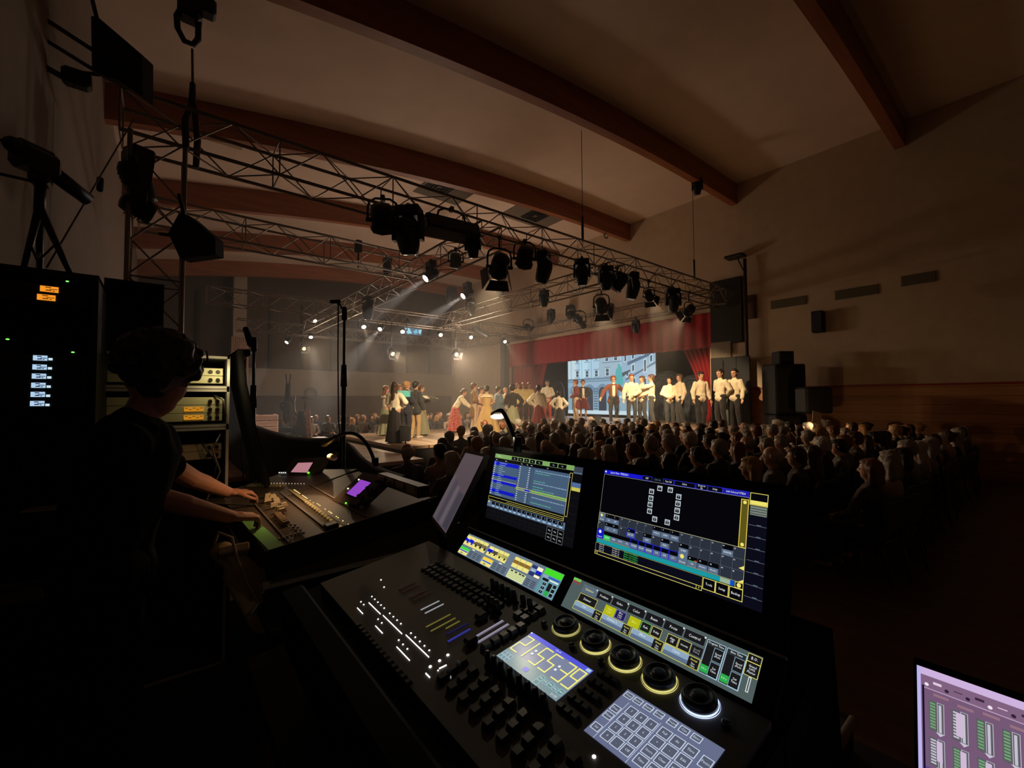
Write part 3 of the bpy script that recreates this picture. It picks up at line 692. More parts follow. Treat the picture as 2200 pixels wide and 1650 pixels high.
    hr = Hm.to_3x3()
    o['face'] = [s, *(Hd((0, .015, 1.632))), *hr.col[0], *hr.col[1], *hr.col[2]]
    # ---- bottom
    kind, col = bottom
    if kind == 'trousers':
        b = MB()
        for hip, kn, an in legs:
            c(S(hip), S(kn), .108, .078); c(S(kn), S((an[0], an[1], .12)), .076, .066)
        c(S((-.07, 0, .96)), S((.07, 0, .96)), .125, .125, .9); c(U((0, 0, .98)), U((0, 0, 1.03)), .14, .14, .72)
        blob('trousers', b, t, col, .018)
    else:
        b = MB(); z1, rr = (.05, .34) if kind == 'skirt' else (.03, .25) if kind == 'straight' else (.52, .27) if kind == 'kilt' else (.04, .47)
        n, K = 72, 12; vs = []
        for j in range(K+1):
            f = j/K; r_ = .135+(rr-.135)*(f**.8); z = 1.03+(z1-1.03)*f
            off = U((0, 0, z)) if z > .95 else S((0, 0, z))
            for i in range(n):
                a_ = 2*PI*i/n; w2 = r_*(1+.10*f*math.sin(a_*11+.7*math.sin(a_*3))+.03*f*math.sin(a_*23))
                vs.append((off.x+math.cos(a_)*w2*s, off.y+math.sin(a_)*w2*.85*s, off.z))
        b.add(vs, [(j*n+i, j*n+(i+1) % n, (j+1)*n+(i+1) % n, (j+1)*n+i) for j in range(K) for i in range(n)], col, True)
        b.build('skirt' if kind != 'kilt' else 'kilt', t)
    # ---- top
    kind, col = top; b = MB()
    bil = {'blouse': .022, 'shirt': .018, 'bodice': .012, 'coat': .030, 'jacket': .026, 'cape': .05, 'tail': .030, 'choir': .035}.get(kind, .02)
    c(U((0, 0, 1.04)), U((0, 0, 1.32)), .135+bil, .16+bil, .72)
    c(U((-.135, -.01, 1.395)), U((.135, -.01, 1.395)), .062, .062)
    c(U((0, -.01, 1.43)), U((0, -.005, 1.475)), .072, .066)
    sleeve = 1 if kind not in ('bodice',) else 0
    for sh, e, w_, q in ar:
        fat = .012+bil*.9
        if sleeve:
            wl = Vector(e).lerp(Vector(w_), .93)
            c(U(sh), U(e), .055+fat*.7, .044+fat*1.25); c(U(e), U(wl), .044+fat*1.25, .033+fat*.9)
        else: c(U(sh), U(Vector(sh).lerp(Vector(e), .35)), .075, .07)
    if kind in ('blouse', 'shirt', 'choir'): c(U((-.03, 0, 1.0)), U((.03, 0, 1.0)), .145, .145, .8); c(S((-.02, 0, .90)), S((.02, 0, .90)), .15, .15, .82) if kind == 'choir' or kind == 'shirt' else None
    if kind in ('jacket', 'coat', 'tail'):
        zl = {'jacket': .84, 'coat': .62, 'tail': .60}[kind]
        for q in (-1, 1): c(U((q*.06, -.01, 1.0)), S((q*.10, -.02 if kind != 'tail' else -.05, zl)), .12, .135 if kind != 'tail' else .10, .9)
    if kind == 'cape':
        for a_ in range(-120, 121, 20):
            d = Vector((math.sin(R(a_)), -math.cos(R(a_)), 0)); c(U(Vector((0, 0, 1.42))+d*.09), U(Vector((0, 0, .82))+d*.26), .05, .06)
    blob({'blouse': 'blouse', 'shirt': 'shirt', 'choir': 'shirt', 'bodice': 'bodice', 'cape': 'cape', 'tail': 'tailcoat', 'coat': 'coat', 'jacket': 'jacket'}[kind], b, t, col, .017, 2)
    if kind in ('jacket', 'coat', 'tail'):                 # shirt front under the open coat
        b = MB(); c(U((0, .062, 1.06)), U((0, .082, 1.36)), .075, .07, .9); c(U((0, .02, 1.44)), U((0, .02, 1.49)), .066, .06)
        for sh, e, w_, q in ar: c(U(Vector(e).lerp(Vector(w_), .8)), U(Vector(e).lerp(Vector(w_), 1.0)), .062, .05)
        blob('shirt_front', b, t, cloth('cream_linen', (.75, .66, .50)), .016, 2)
    if kind == 'bodice':
        b = MB(); n = 40; vs = []
        for j, (r_, z) in enumerate(((.09, 1.455), (.17, 1.43), (.235, 1.37), (.24, 1.35))):
            for i in range(n):
                a_ = 2*PI*i/n; k = r_*(1+.05*j/3*math.sin(a_*13)); q = U((math.cos(a_)*k, math.sin(a_)*k*.62-.01, z)); vs.append(q)
        b.add(vs, [(j*n+i, j*n+(i+1) % n, (j+1)*n+(i+1) % n, (j+1)*n+i) for j in range(3) for i in range(n)], cloth('cream_ruffle', (.78, .68, .50)), True)
        b.build('ruffled_collar', t)
    # ---- shoes
    b = MB()
    for hip, kn, an in legs:
        q = 1 if an[0] > 0 else -1
        c(S((an[0], an[1]-.02, .05)), S((an[0]+q*.025, an[1]+.16, .038)), .05, .038, .85)
        b.box(S((an[0]+q*.01, an[1]+.06, .008)), (.07*s, .24*s, .016*s))
    blob('shoes', b, t, shoes or m_shoe, .015, 2)
    # ---- hair
    kind, hcol = hair; b = MB(); m = hairm(hcol)
    if kind == 'cap': m = cloth('flat_cap', (.04, .03, .025))
    b.ball(Hd((0, -.018, 1.678)), .110*s, flat=(.93, 1.02, 1.02)); b.ball(Hd((0, .032, 1.728)), .077*s, flat=(1.05, 1.05, .62))
    if kind != 'bald': b.ball(Hd((0, -.05, 1.625)), .078*s, flat=(1.02, .8, 1.0))
    if kind == 'long':
        b.cap(Hd((0, -.075, 1.62)), Hd((0, -.13, 1.30)), .08*s, .055*s, flat=.5)
        for q in (-1, 1): b.cap(Hd((q*.075, -.02, 1.66)), Hd((q*.085, -.055, 1.42)), .035*s, .03*s)
    if kind in ('bun', 'bunlow'): b.ball(Hd((0, -.12, 1.70 if kind == 'bun' else 1.62)), .05*s)
    if kind == 'ponytail': b.ball(Hd((0, -.115, 1.68)), .035*s); b.cap(Hd((0, -.13, 1.66)), Hd((0, -.15, 1.40)), .038*s, .02*s)
    if kind == 'curly':
        rng = random.Random(3)
        for _ in range(46):
            d = Vector((rng.uniform(-1, 1), rng.uniform(-1, .55), rng.uniform(-.35, 1))).normalized(); b.ball(Hd(Vector((0, -.015, 1.67))+Vector((d.x*.098, d.y*.11, d.z*.10))), .026*s, n=7, k=5)
    if kind == 'cap':
        b.cap(Hd((0, .08, 1.715)), Hd((0, .135, 1.705)), .06*s, .05*s, flat=.25)
    blob('hair' if kind != 'cap' else 'flat_cap', b, t, m, .012 if kind != 'curly' else .009, 2)
    return t
def face_dir(a): a = R(a); return HF*math.cos(a)+HX*math.sin(a)      # 0 away from the camera, 90 to its right, 180 towards it
def stand(px, ytop, yfeet, H, zl):
    Z = FPX*H/(yfeet-ytop); d = ray(px, 856); P = EYEP+d*Z; return Vector((P.x, P.y, zl))
cream = cloth('cream_shirt', (.74, .62, .42)); cream2 = cloth('cream_blouse', (.78, .70, .54)); yell = cloth('yellow_shirt', (.78, .62, .26))
blackc = cloth('black_wool', (.018, .015, .016)); navy = cloth('navy_wool', (.02, .022, .04)); char = cloth('charcoal_wool', (.035, .036, .038))
sage = cloth('sage_cotton', (.26, .27, .17)); tan = cloth('tan_cotton', (.48, .32, .16)); gold = cloth('golden_taffeta', (.56, .38, .15))
burg = cloth('burgundy_wool', (.17, .025, .03)); redt = cloth('red_cotton', (.55, .05, .035)); brn = cloth('brown_tweed', (.22, .12, .055))
brn2 = cloth('maroon_brown_wool', (.17, .05, .03)); bge = cloth('beige_cotton', (.55, .42, .28)); blue = cloth('dusty_blue', (.12, .17, .22)); grn = cloth('grey_green_wool', (.09, .10, .085))
pink = cloth('pale_pink_cotton', (.62, .38, .27)); redp = cloth('red_patterned_cotton', (.40, .035, .035), True)
LO, MI, HI = .58, .75, 1.0
def act(label, px, yt, yf, H, zl, a, *r, **k):
    return person(label, stand(px, yt, yf, H, zl), H, face_dir(a), *r, **k)
act('person in a cream blouse and long black skirt, long brown hair, back to the camera', 848, 822, 950, 1.68, MI, 8, ('blouse', cream2), ('straight', blackc), ('long', 'brown'), ('paper', 'hips'))
act('person in a cream ruffled top and sage skirt, leftmost on the stage', 829, 827, 932, 1.66, MI, 50, ('bodice', cream2), ('skirt', sage), ('long', 'auburn'), ('paper', 'down'))
act('person with auburn hair half hidden behind the long-haired black-skirted actor', 856, 822, 930, 1.68, MI, 70, ('blouse', pink), ('skirt', char), ('short', 'auburn'), ('paper', 'paper'))
act('person with curly blond hair in dark clothes, head turned to the right', 874, 820, 940, 1.76, MI, 40, ('jacket', navy), ('trousers', navy), ('curly', 'blond'), ('paper', 'clasp'))
act('person in a charcoal coat and loose tan trousers, white shoes, among the left group', 893, 824, 944, 1.76, MI, 30, ('jacket', char), ('trousers', tan), ('short', 'dark'), ('clasp', 'down'), shoes=m_sneak)
act('person in a grey-green top and sage skirt holding out a paper to the right', 905, 822, 928, 1.68, MI, 75, ('blouse', grn), ('skirt', sage), ('bunlow', 'brown'), ('paper', 'fwd'))
act('person in a cream blouse and red patterned skirt bending forward to the right', 978, 832, 928, 1.66, MI, 92, ('blouse', cream2), ('skirt', redp), ('bunlow', 'brown'), ('fwd', 'fwd'), lean=34, tilt=-20)
act('person in a brown tailcoat and light trousers with dark hair, facing right', 1018, 822, 925, 1.78, MI, 75, ('tail', brn), ('trousers', bge), ('short', 'brown'), ('clasp', 'clasp'))
act('person in pale pink with brown hair behind the golden dress', 1034, 827, 918, 1.66, MI, 100, ('blouse', pink), ('skirt', pink), ('bun', 'brown'), ('paper', 'clasp'))
act('person in a golden full-skirted dress seen from behind', 1046, 828, 930, 1.66, MI, 5, ('bodice', gold), ('gown', gold), ('bunlow', 'dark'), ('clasp', 'clasp'))
act('person in a dusty blue cape with a cream collar, right of the golden dress', 1071, 828, 920, 1.68, MI, 60, ('cape', blue), ('trousers', brn), ('short', 'dark'), ('clasp', 'clasp'))
act('person in a white shirt between the blue cape and the black blouse, far side', 1086, 828, 912, 1.68, MI, 150, ('shirt', cream2), ('trousers', brn), ('short', 'blond'), ('clasp', 'clasp'))
act('person in a black short-sleeved blouse and long sage skirt, back to the camera', 1101, 824, 930, 1.68, MI, 10, ('blouse', blackc), ('skirt', sage), ('curly', 'dark'), ('clasp', 'hips'))
for px, lab, a in ((1113, 'leftmost of the three small actors in yellow shirts', 150), (1124, 'middle one of the three small actors in yellow shirts', 170), (1136, 'rightmost of the three small actors in yellow shirts, black belt', 165)):
    act('person, long auburn hair, '+lab, px, 823, 906, 1.62, HI, a, ('choir', yell), ('trousers', blackc), ('long', 'auburn'), ('down', 'down'))
act('person in cream blouse and burgundy skirt, dark bun, back to the camera', 1157, 818, 918, 1.70, HI-.25, 15, ('blouse', cream2), ('skirt', burg), ('bun', 'dark'), ('hips', 'down'))
act('person in a white shirt and bright red trousers facing the camera', 1176, 818, 904, 1.76, HI, 190, ('shirt', cream2), ('trousers', redt), ('short', 'brown'), ('clasp', 'clasp'))
act('small person in a cream blouse and black skirt, hands on hips, back to the camera', 1201, 834, 918, 1.50, HI-.25, 10, ('blouse', cream2), ('skirt', blackc), ('short', 'dark'), ('hips', 'hips'))
act('person in a burgundy coat and beige trousers looking left, before the screen', 1237, 816, 904, 1.76, HI, -100, ('coat', burg), ('trousers', bge), ('short', 'auburn'), ('clasp', 'back'))
act('person in a navy jacket and dark red kilt holding papers, before the screen', 1253, 815, 902, 1.76, HI, 185, ('jacket', navy), ('kilt', burg), ('short', 'brown'), ('clasp', 'clasp'))
act('person in maroon jacket and ruffled cream shirt, before the screen', 1318, 805, 907, 1.80, HI, 185, ('jacket', brn2), ('trousers', char), ('curly', 'auburn'), ('out', 'out'))
CREAM = 'actors in cream shirts and dark trousers'
for px, yt, yf, a, hr_, arm, lab, H, tn in (
    (1357, 801, 909, 190, ('short', 'auburn'), ('clasp', 'down'), 'first actor in cream shirt from the left, standing tall before the screen edge', 1.82, 0),
    (1380, 805, 908, -120, ('short', 'brown'), ('clasp', 'clasp'), 'second cream-shirted actor from the left, dark braces, looking left', 1.76, 0),
    (1400, 803, 910, -70, ('short', 'brown'), ('fwd', 'clasp'), 'third cream-shirted actor from the left, reaching to his left neighbour', 1.80, 0),
    (1439, 811, 913, 200, ('short', 'dark'), ('clasp', 'clasp'), 'fourth cream-shirted actor from the left, shorter, hands clasped', 1.70, 30),
    (1461, 804, 914, -100, ('short', 'brown'), ('down', 'clasp'), 'fifth cream-shirted actor from the left, in profile', 1.78, 0),
    (1506, 800, 918, 175, ('short', 'dark'), ('down', 'down'), 'bearded cream-shirted actor in front of the red curtain', 1.80, 0),
    (1548, 794, 920, -110, ('short', 'dark'), ('back', 'back'), 'cream-shirted actor leaning back, second from the right', 1.84, 0),
    (1579, 793, 920, -120, ('short', 'dark'), ('down', 'back'), 'rightmost cream-shirted actor, hands at his pockets', 1.84, 0)):
    P = stand(px, yt, yf, H, HI); P.x = min(P.x, U1-.5)
    person(lab, P, H, face_dir(a), ('shirt', cream), ('trousers', blackc if px > 1470 else char), hr_, arm, group=CREAM, turn=tn, tilt=8 if px in (1357, 1506) else 0)
# things held on stage
t = thing('paper_sheet', 'white paper held out by the sage-skirted actor in the left group', 'paper', at(915, 853, 14.2), Matrix.Rotation(R(25), 3, 'X'))
b = MB(); b.box((0, 0, 0), (.16, .22, .006), mat('paper', (.8, .76, .66), .8)); b.build('sheet', t)
t = thing('teal_box', 'bright teal box held up between the actors of the left group', 'box', at(868, 847, 12.9), basis(HX, HF, (0, 0, 1)))
b = MB(); b.box((0, 0, 0), (.36, .14, .17), mat('teal_card', (.12, .55, .55), .5), bev=.01); b.build('carton', t)
b = MB(); b.box((0, 0, .09), (.38, .16, .03), mat('teal_card2', (.25, .65, .62), .5), bev=.008); b.build('lid', t)
# ------------------------------------------------------------------ seated audience
def seated_set(kind, hgt):
    """body, top, legs, hair meshes for a seated figure facing +Y, hips over the origin, floor at z 0"""
    s = hgt/1.75; b = MB(); S = lambda *p: Vector(p)*s
    def c(p, q, r0, r1, f=1.0): b.cap(p, q, r0*s, r1*s, flat=f)
    for q in (-1, 1):
        c(S(q*.09, 0, .54), S(q*.12, .42, .54), .085, .06); c(S(q*.12, .42, .54), S(q*.12, .42, .1), .055, .04); c(S(q*.12, .40, .05), S(q*.13, .55, .04), .04, .035)
        c(S(q*.18, 0, .99), S(q*.25, .08, .75), .05, .042); c(S(q*.25, .08, .75), S(q*.1, .30, .66), .04, .03)
        c(S(q*.1, .30, .66), S(q*.05, .37, .64), .035, .03, .6)
        for k in range(4): c(S(q*(.06+.018*k), .36, .645), S(q*(.03+.018*k), .43, .63), .011, .009)
        c(S(q*.07, .31, .66), S(q*.03, .35, .68), .014, .011)
    c(S(-.06, 0, .55), S(.06, 0, .55), .12, .12); c(S(0, 0, .6), S(0, -.01, .92), .14, .15, .66)
    c(S(-.13, -.01, .99), S(.13, -.01, .99), .062, .062); c(S(0, -.01, 1.0), S(0, .01, 1.16), .055, .052)
    for a_, r_ in ((S(0, .01, 1.255), .088), (S(0, .02, 1.21), .078), (S(0, .04, 1.165), .056), (S(0, .058, 1.145), .032)): b.ball(a_, r_*s, flat=(.9, 1.1, 1.1))
    c(S(0, .1, 1.24), S(0, .125, 1.21), .011, .016)
    for q in (-1, 1): c(S(q*.086, 0, 1.245), S(q*.09, -.008, 1.21), .02, .014, .5)
    body = blob('body', b, None, m_skin, .016); body['face'] = [s, *S(0, .015, 1.222), 1, 0, 0, 0, 1, 0, 0, 0, 1]
    b = MB(); c(S(0, 0, .58), S(0, -.01, .92), .165, .175, .74); c(S(-.15, -.01, .985), S(.15, -.01, .985), .074, .074); c(S(0, -.01, 1.01), S(0, -.01, 1.055), .078, .07)
    for q in (-1, 1): c(S(q*.18, 0, .985), S(q*.26, .08, .75), .068, .06); c(S(q*.26, .08, .75), S(q*.12, .28, .665), .058, .045)
    top = blob('jacket' if kind != 'long' else 'blouse', b, None, blackc, .02, 2)
    b = MB()
    for q in (-1, 1): c(S(q*.09, 0, .53), S(q*.12, .42, .53), .105, .08); c(S(q*.12, .42, .53), S(q*.12, .42, .12), .075, .06)
    c(S(-.07, -.02, .54), S(.07, -.02, .54), .125, .125)
    legs = blob('trousers', b, None, char, .022, 2)
    b = MB(); b.ball(S(0, -.02, 1.262), .106*s, flat=(.94, 1.02, 1.03)); b.ball(S(0, .03, 1.31), .072*s, flat=(1.05, 1.05, .6))
    if kind == 'short': b.ball(S(0, -.05, 1.215), .078*s)
    if kind == 'long':
        c(S(0, -.06, 1.21), S(0, -.11, .93), .09, .07, .6)
        for q in (-1, 1): c(S(q*.078, -.01, 1.24), S(q*.09, -.03, 1.03), .036, .032)
    if kind == 'bob':
        for q in (-1, 0, 1): c(S(q*.06, -.05, 1.24), S(q*.07, -.06, 1.11), .062, .055)
    if kind == 'bun': b.ball(S(0, -.05, 1.215), .075*s); b.ball(S(0, -.12, 1.29), .05*s)
    if kind == 'thin': b = MB(); b.ball(S(0, -.032, 1.235), .098*s, flat=(.99, .96, .86))
    hair = blob('hair', b, None, hairm('dark'), .014, 2)
    return dict(body=body, top=top, legs=legs, hair=hair, kind=kind, s=s)
SETS = [seated_set('short', 1.74), seated_set('short', 1.78), seated_set('long', 1.68), seated_set('bob', 1.66), seated_set('bob', 1.70), seated_set('thin', 1.76), seated_set('long', 1.64), seated_set('bun', 1.7), seated_set('short', 1.7)]
bake_pending()
for q in SETS:
    for k in ('body', 'top', 'legs', 'hair'): q[k+'_me'] = q[k].data; q[k+'_nm'] = q[k].name.split('.')[0]; bpy.data.objects.remove(q[k])
ORD = ['first', 'second', 'third', 'fourth', 'fifth', 'sixth', 'seventh', 'eighth', 'ninth', 'tenth', 'eleventh', 'twelfth', 'thirteenth', 'fourteenth', 'fifteenth', 'sixteenth', 'seventeenth', 'eighteenth', 'nineteenth', 'twentieth', 'twenty-first', 'twenty-second', 'twenty-third', 'twenty-fourth', 'twenty-fifth', 'twenty-sixth']
TOPS = [('black', (.012, .011, .012)), ('black', (.015, .013, .014)), ('charcoal', (.035, .032, .032)), ('navy', (.015, .017, .03)), ('brown', (.06, .035, .022)), ('dark', (.02, .018, .018)), ('pale', (.28, .22, .18)), ('beige', (.40, .28, .20)), ('grey', (.12, .11, .11)), ('silver', (.3, .28, .27))]
chair_me = None
def chair_mesh():
    b = MB(); m = mat('chair_plastic', (.02, .02, .022), .5); ml = m_alud
    b.box((0, .05, .44), (.44, .44, .04), m, bev=.012)
    b.box((0, -.20, .72), (.42, .03, .30), m, bev=.01)
    for q in (-1, 1):
        b.tube((q*.2, .24, .02), (q*.2, .2, .43), .012, m=ml); b.tube((q*.2, -.24, .02), (q*.2, -.17, .43), .012, m=ml); b.tube((q*.2, -.17, .43), (q*.2, -.2, .85), .012, m=ml)
    return b.mesh('audience_chair')
chair_me = chair_mesh()
rng = random.Random(11)
def proj(P):
    v = P-EYEP; z = v.dot(_f)
    return (1100+FPX*v.dot(CR)/z, 825-FPX*v.dot(CU)/z, z) if z > .1 else (-9999, 0, z)
def spectator(P, yaw, st, hc, tc, lab, grp, clab):
    t = thing('person', lab, 'person', P, yaw, grp)
    for k, col in (('body', None), ('top', cloth('spectator_%s_cloth_%d' % (tc[0], TOPS.index(tc)), tc[1])), ('legs', None), ('hair', hairm(hc))):
        o = bpy.data.objects.new(st[k+'_nm'], st[k+'_me']); C.objects.link(o); o.parent = t
        if col: o.material_slots[0].link = 'OBJECT'; o.material_slots[0].material = col
    c = bpy.data.objects.new('audience_chair', chair_me); C.objects.link(c); c.location = P; c.rotation_euler = (0, 0, yaw)
    tag(c, clab, 'chair', 'chairs of the audience')
nsp = 0
def rowfill(rows, ulo, uhi, face, rowname, grp, seen):
    global nsp
    for ri, v in enumerate(rows):
        u = ulo(v)+rng.uniform(0, .3); k = 0; cand = []
        while u < uhi(v):
            P = Vector((u+rng.uniform(-.05, .05), v+rng.uniform(-.06, .06), 0)); u += rng.uniform(.50, .62)
            if rng.random() < .05: u += .3
            hx, hy, hz_ = proj(P+Vector((0, 0, 1.3)))
            if not seen(hx, hy): continue
            cand.append((hx, P))
        cand.sort(key=lambda q: q[0])
        for k, (hx, P) in enumerate(cand):
            st = rng.choice(SETS); hc = rng.choice(['dark', 'dark', 'brown', 'brown', 'auburn', 'grey', 'grey', 'white', 'blond']) if st['kind'] != 'thin' else rng.choice(['grey', 'brown', 'white'])
            tc = rng.choice(TOPS); yw = face+rng.uniform(-.25, .25)
            hn = {'short': 'short', 'long': 'long', 'bob': 'bobbed', 'thin': 'thinning', 'bun': 'pinned-up'}[st['kind']]
            nm = ORD[min(k, 25)]; lab = 'spectator, %s %s hair, %s top, %s from left, %s' % (hn, hc, tc[0], nm, rowname(ri))
            spectator(P, yw, st, hc, tc, lab, grp, 'black stacking chair under spectator %s from left, %s' % (nm, rowname(ri))); nsp += 1
def near_seen(x, y):
    lim = 975 if x < 1040 else 965+(x-1040)*.1 if x < 1700 else 1150
    return 800 < x < 2230 and y < lim
rowfill([9.75, 8.9, 8.05, 7.2, 6.35, 5.5, 4.65, 3.8, 2.95, 2.1, 1.25], lambda v: max(v-3.0, 2.4+max(0, 5-v)*.9), lambda v: 11.6 if v > 4.9 else 14.5, 0,
        lambda i: '%s row before the stage' % ORD[i], 'near audience with backs to the camera', near_seen)
rowfill([16.5, 17.35, 18.2, 19.1], lambda v: 5.3 if v < 18 else 1.0, lambda v: 11.9, PI, lambda i: '%s row across the stage' % ORD[i], 'far audience facing the camera', lambda x, y: 560 < x < 1140)
print('spectators', nsp)
# ------------------------------------------------------------------ lighting console
BX = basis((0, -1, 0), (1, 0, 0), (0, 0, 1))          # console frame: x to the operator's right, y away from him, z up
m_con = mat('console_black', (.004, .004, .0045), .8, spec=.08); m_con2 = mat('console_panel', (.085, .074, .062), .6, spec=.3)
m_key = mat('key_black', (.02, .02, .022), .35); m_trim = mat('console_trim', (.25, .24, .23), .35, .8)
def RX(a, loc=(0, 0, 0)): return Matrix.Translation(Vector(loc)) @ Matrix.Rotation(R(a), 4, 'X')
con = thing('lighting_console', 'large black lighting console with two tall touch screens in front of the camera', 'lighting console', (.6678, .6727, 1.50), BX)
MP = RX(8)
b = MB(); b.T = MP                                        # body
b.hexa([(-.60, -.43, -.15), (.43, -.43, -.23), (.43, .02, -.285), (-.60, .02, -.285), (-.60, -.43, -.012), (.43, -.43, -.012), (.43, .0, -.012), (-.60, .0, -.012)], m_con)
b.T = Matrix.Identity(4)
b.hexa([(-.60, 0, -.28), (.43, 0, -.28), (.43, .27, -.28), (-.60, .27, -.28), (-.60, -.002, -.02), (.43, -.002, -.02), (.43, .22, .06), (-.60, .22, .06)], m_con)
b.build('console_body', con)
b = MB(); b.T = MP; b.box((-.085, -.165, -.006), (1.0, .33, .012), m_con2); b.build('control_panel', con)
b = MB(); b.T = MP; b.box((-.085, -.40, .0), (1.02, .06, .03), m_con, bev=.008); b.build('wrist_rest', con)
LB = RX(48, (0, .0498, .0553))
b = MB(); b.T = LB; b.box((-.015, -.032, -.012), (.86, .085, .022), m_con, bev=.004); b.box((-.015, .0125, -.004), (.86, .004, .010), m_trim); b.build('touch_strip_housing', con)
MM = RX(77.7, (0, .0798, .0753))
b = MB(); b.T = MM; b.box((-.015, .106, -.016), (.84, .262, .03), m_con, bev=.008); b.box((-.015, .106, -.045), (.7, .2, .03), m_con, bev=.01); b.build('screen_housing', con)
MG, KD, W_ = glow(32, 34, 38), glow(6, 6, 10), glow(235, 238, 240)
YL, YF, BL, CY, GR = glow(238, 226, 110), glow(180, 185, 20), glow(20, 28, 200), glow(25, 150, 160), glow(40, 170, 70)
G1, G2, G3, PB = glow(58, 66, 80), glow(92, 110, 135), glow(140, 165, 190), glow(170, 205, 225)
def btn(D, x0, y0, x1, y1, fr, fill, txt=None, h=.006, tm=None, w=.0007, sx=.9):
    D.rect(x0, y0, x1, y1, fill, 3); D.frame(x0, y0, x1, y1, w, fr, 4)
    if txt: D.text((x0+x1)/2, (y0+y1)/2, txt, h, tm or W_, 5, sx)
# strip screen 2
D = Disp(.3875, .066); D.rect(0, 0, 1, 1, glow(78, 92, 92), 0)
D.rect(.0, .0, .055, .09, glow(120, 190, 90), 3); D.rect(.005, .1, .03, .16, glow(160, 60, 50), 3); D.rect(.04, .1, .055, .18, glow(160, 60, 50), 3)
KB = glow(24, 24, 26)
for i, n in enumerate(('Dimmer', 'Position', 'Gobo', 'Color', 'Beam', 'Focus', 'Control')):
    x = .086+i*.0995; D.rect(x, .09, x+.095, .325, glow(88, 104, 122) if i == 0 else KB, 3)
    D.frame(x, .09, x+.095, .325, .0005, glow(110, 125, 135), 4); D.text(x+.047, .21, n, .0068, YL if i == 0 else W_, 5, .95); D.rect(x+.088, .09, x+.095, .13, W_, 5)
btn(D, .086, .38, .205, .63, YL, KB, 'Dimmer', .0065)
btn(D, .262, .38, .326, .63, YF, YF, 'Value\nLayer', .0052, YL); btn(D, .33, .38, .388, .615, glow(150, 140, 220), glow(28, 26, 80), 'Effect\nLayer\n1 of 3', .0045)
btn(D, .412, .38, .473, .63, YF, YF, 'Effect', .0055, YL); btn(D, .48, .38, .53, .62, glow(120, 220, 90), KB, 'Fade', .006); btn(D, .537, .38, .586, .62, YL, KB, 'Delay', .0055)
btn(D, .617, .39, .669, .63, YL, KB, 'Align\nOff', .005); btn(D, .674, .38, .727, .625, YL, KB, 'Intensity', .0042); btn(D, .731, .38, .781, .61, glow(90, 90, 95), KB, 'Special\nDialog', .0045, glow(160, 160, 165))
for x0, x1, x2, n in ((.078, .212, .264, 'Dim'), (.265, .393, .438, 'Dimmer 2'), (.446, .563, .613, 'Effect'), (.618, .733, .782, 'Curve')):
    D.rect(x0, .65, x1, .9, G3, 3); D.rect(x0, .79, x1, .9, G2, 4); D.text((x0+x1)/2, .72, n, .0055, W_, 6)
    D.rect(x1, .66, x2, .905, KB, 3); D.text((x1+x2)/2, .72, 'Normal', .0045, YL, 5, .8); D.text((x1+x2)/2, .83, 'Fine\nUltra', .0042, W_, 5, .9)
    D.frame(x0, .65, x2, .905, .0008, glow(225, 220, 60), 6)
for x0, n, v in ((.786, 'Program Time', '0.0 s'), (.869, 'Exec Time', '0.0 s')):
    x1 = x0+.076; D.frame(x0, .115, x1, .9, .0009, PB, 4); D.rect(x0, .115, x1, .9, glow(40, 46, 48), 2); D.text((x0+x1)/2, .17, n, .0048, W_, 5, .9)
    xm = x0+.034; D.rect(x0+.004, .24, xm-.002, .70, KB, 3); D.rect(x0+.003, .70, xm, .87, GR, 4); D.text((x0+xm)/2, .785, v, .0045, W_, 5)
    btn(D, xm+.002, .24, x1-.002, .54, PB, KB, 'Speed\nxFade', .0045, None, .0005); btn(D, xm+.002, .57, x1-.002, .89, PB, KB, 'Set\nTime', .005, None, .0005)
btn(D, .948, .03, .998, .2, YL, KB, 'B.O.', .006); btn(D, .948, .205, .998, .50, YL, KB, 'Grand\n100%\nMaster', .0048)
D.frame(.970, .52, .978, .83, .0009, W_, 5)
D.build('touch_strip_display', con, LB @ Matrix.Translation((0, 0, .001)))
# strip screen 1
D = Disp(.392, .062); D.rect(0, 0, 1, 1, glow(104, 120, 138), 0); CR_, CRM = glow(238, 226, 130), glow(252, 246, 205)
def cells(x0, x1, n, y0, y1, body, mid=None, midh=.4):
    w = (x1-x0)/n
    for i in range(n):
        D.rect(x0+i*w+.0015, y0, x0+(i+1)*w-.0015, y1, body, 2)
        if mid: D.rect(x0+i*w+.0015, y0+(y1-y0)*.3, x0+(i+1)*w-.0015, y0+(y1-y0)*.3+(y1-y0)*midh*.8, mid[i % len(mid)], 3)
cells(0, .27, 5, .07, .54, CR_, [BL, BL, glow(110, 92, 60), glow(95, 90, 60), glow(120, 105, 70)])
for i in range(5): D.rect(.03+i*.054, .33, .05+i*.054, .44, KB if i > 1 else BL, 4)
cells(.29, .51, 4, .12, .55, CR_, [BL, glow(80, 75, 50), glow(190, 180, 90), glow(170, 165, 90)])
for i in range(4): D.rect(.315+i*.055, .37, .33+i*.055, .46, KB, 4)
cells(.57, .735, 3, .10, .53, CR_, [glow(140, 105, 40)])
cells(.74, .84, 2, .12, .53, glow(40, 52, 110), [G3, BL]); D.rect(.79, .12, .838, .26, CRM, 4); D.rect(.79, .44, .838, .53, CRM, 4); D.text(.76, .34, 'OFF', .005, W_, 5)
for x0, x1 in ((.125, .275), (.41, .56), (.745, .835)):
    for i in range(3 if x1-x0 > .12 else 2):
        xx = x0+i*.05
        for j in range(4): D.rect(xx, .68+j*.07, xx+.04, .715+j*.07, glow(62, 70, 82), 2)
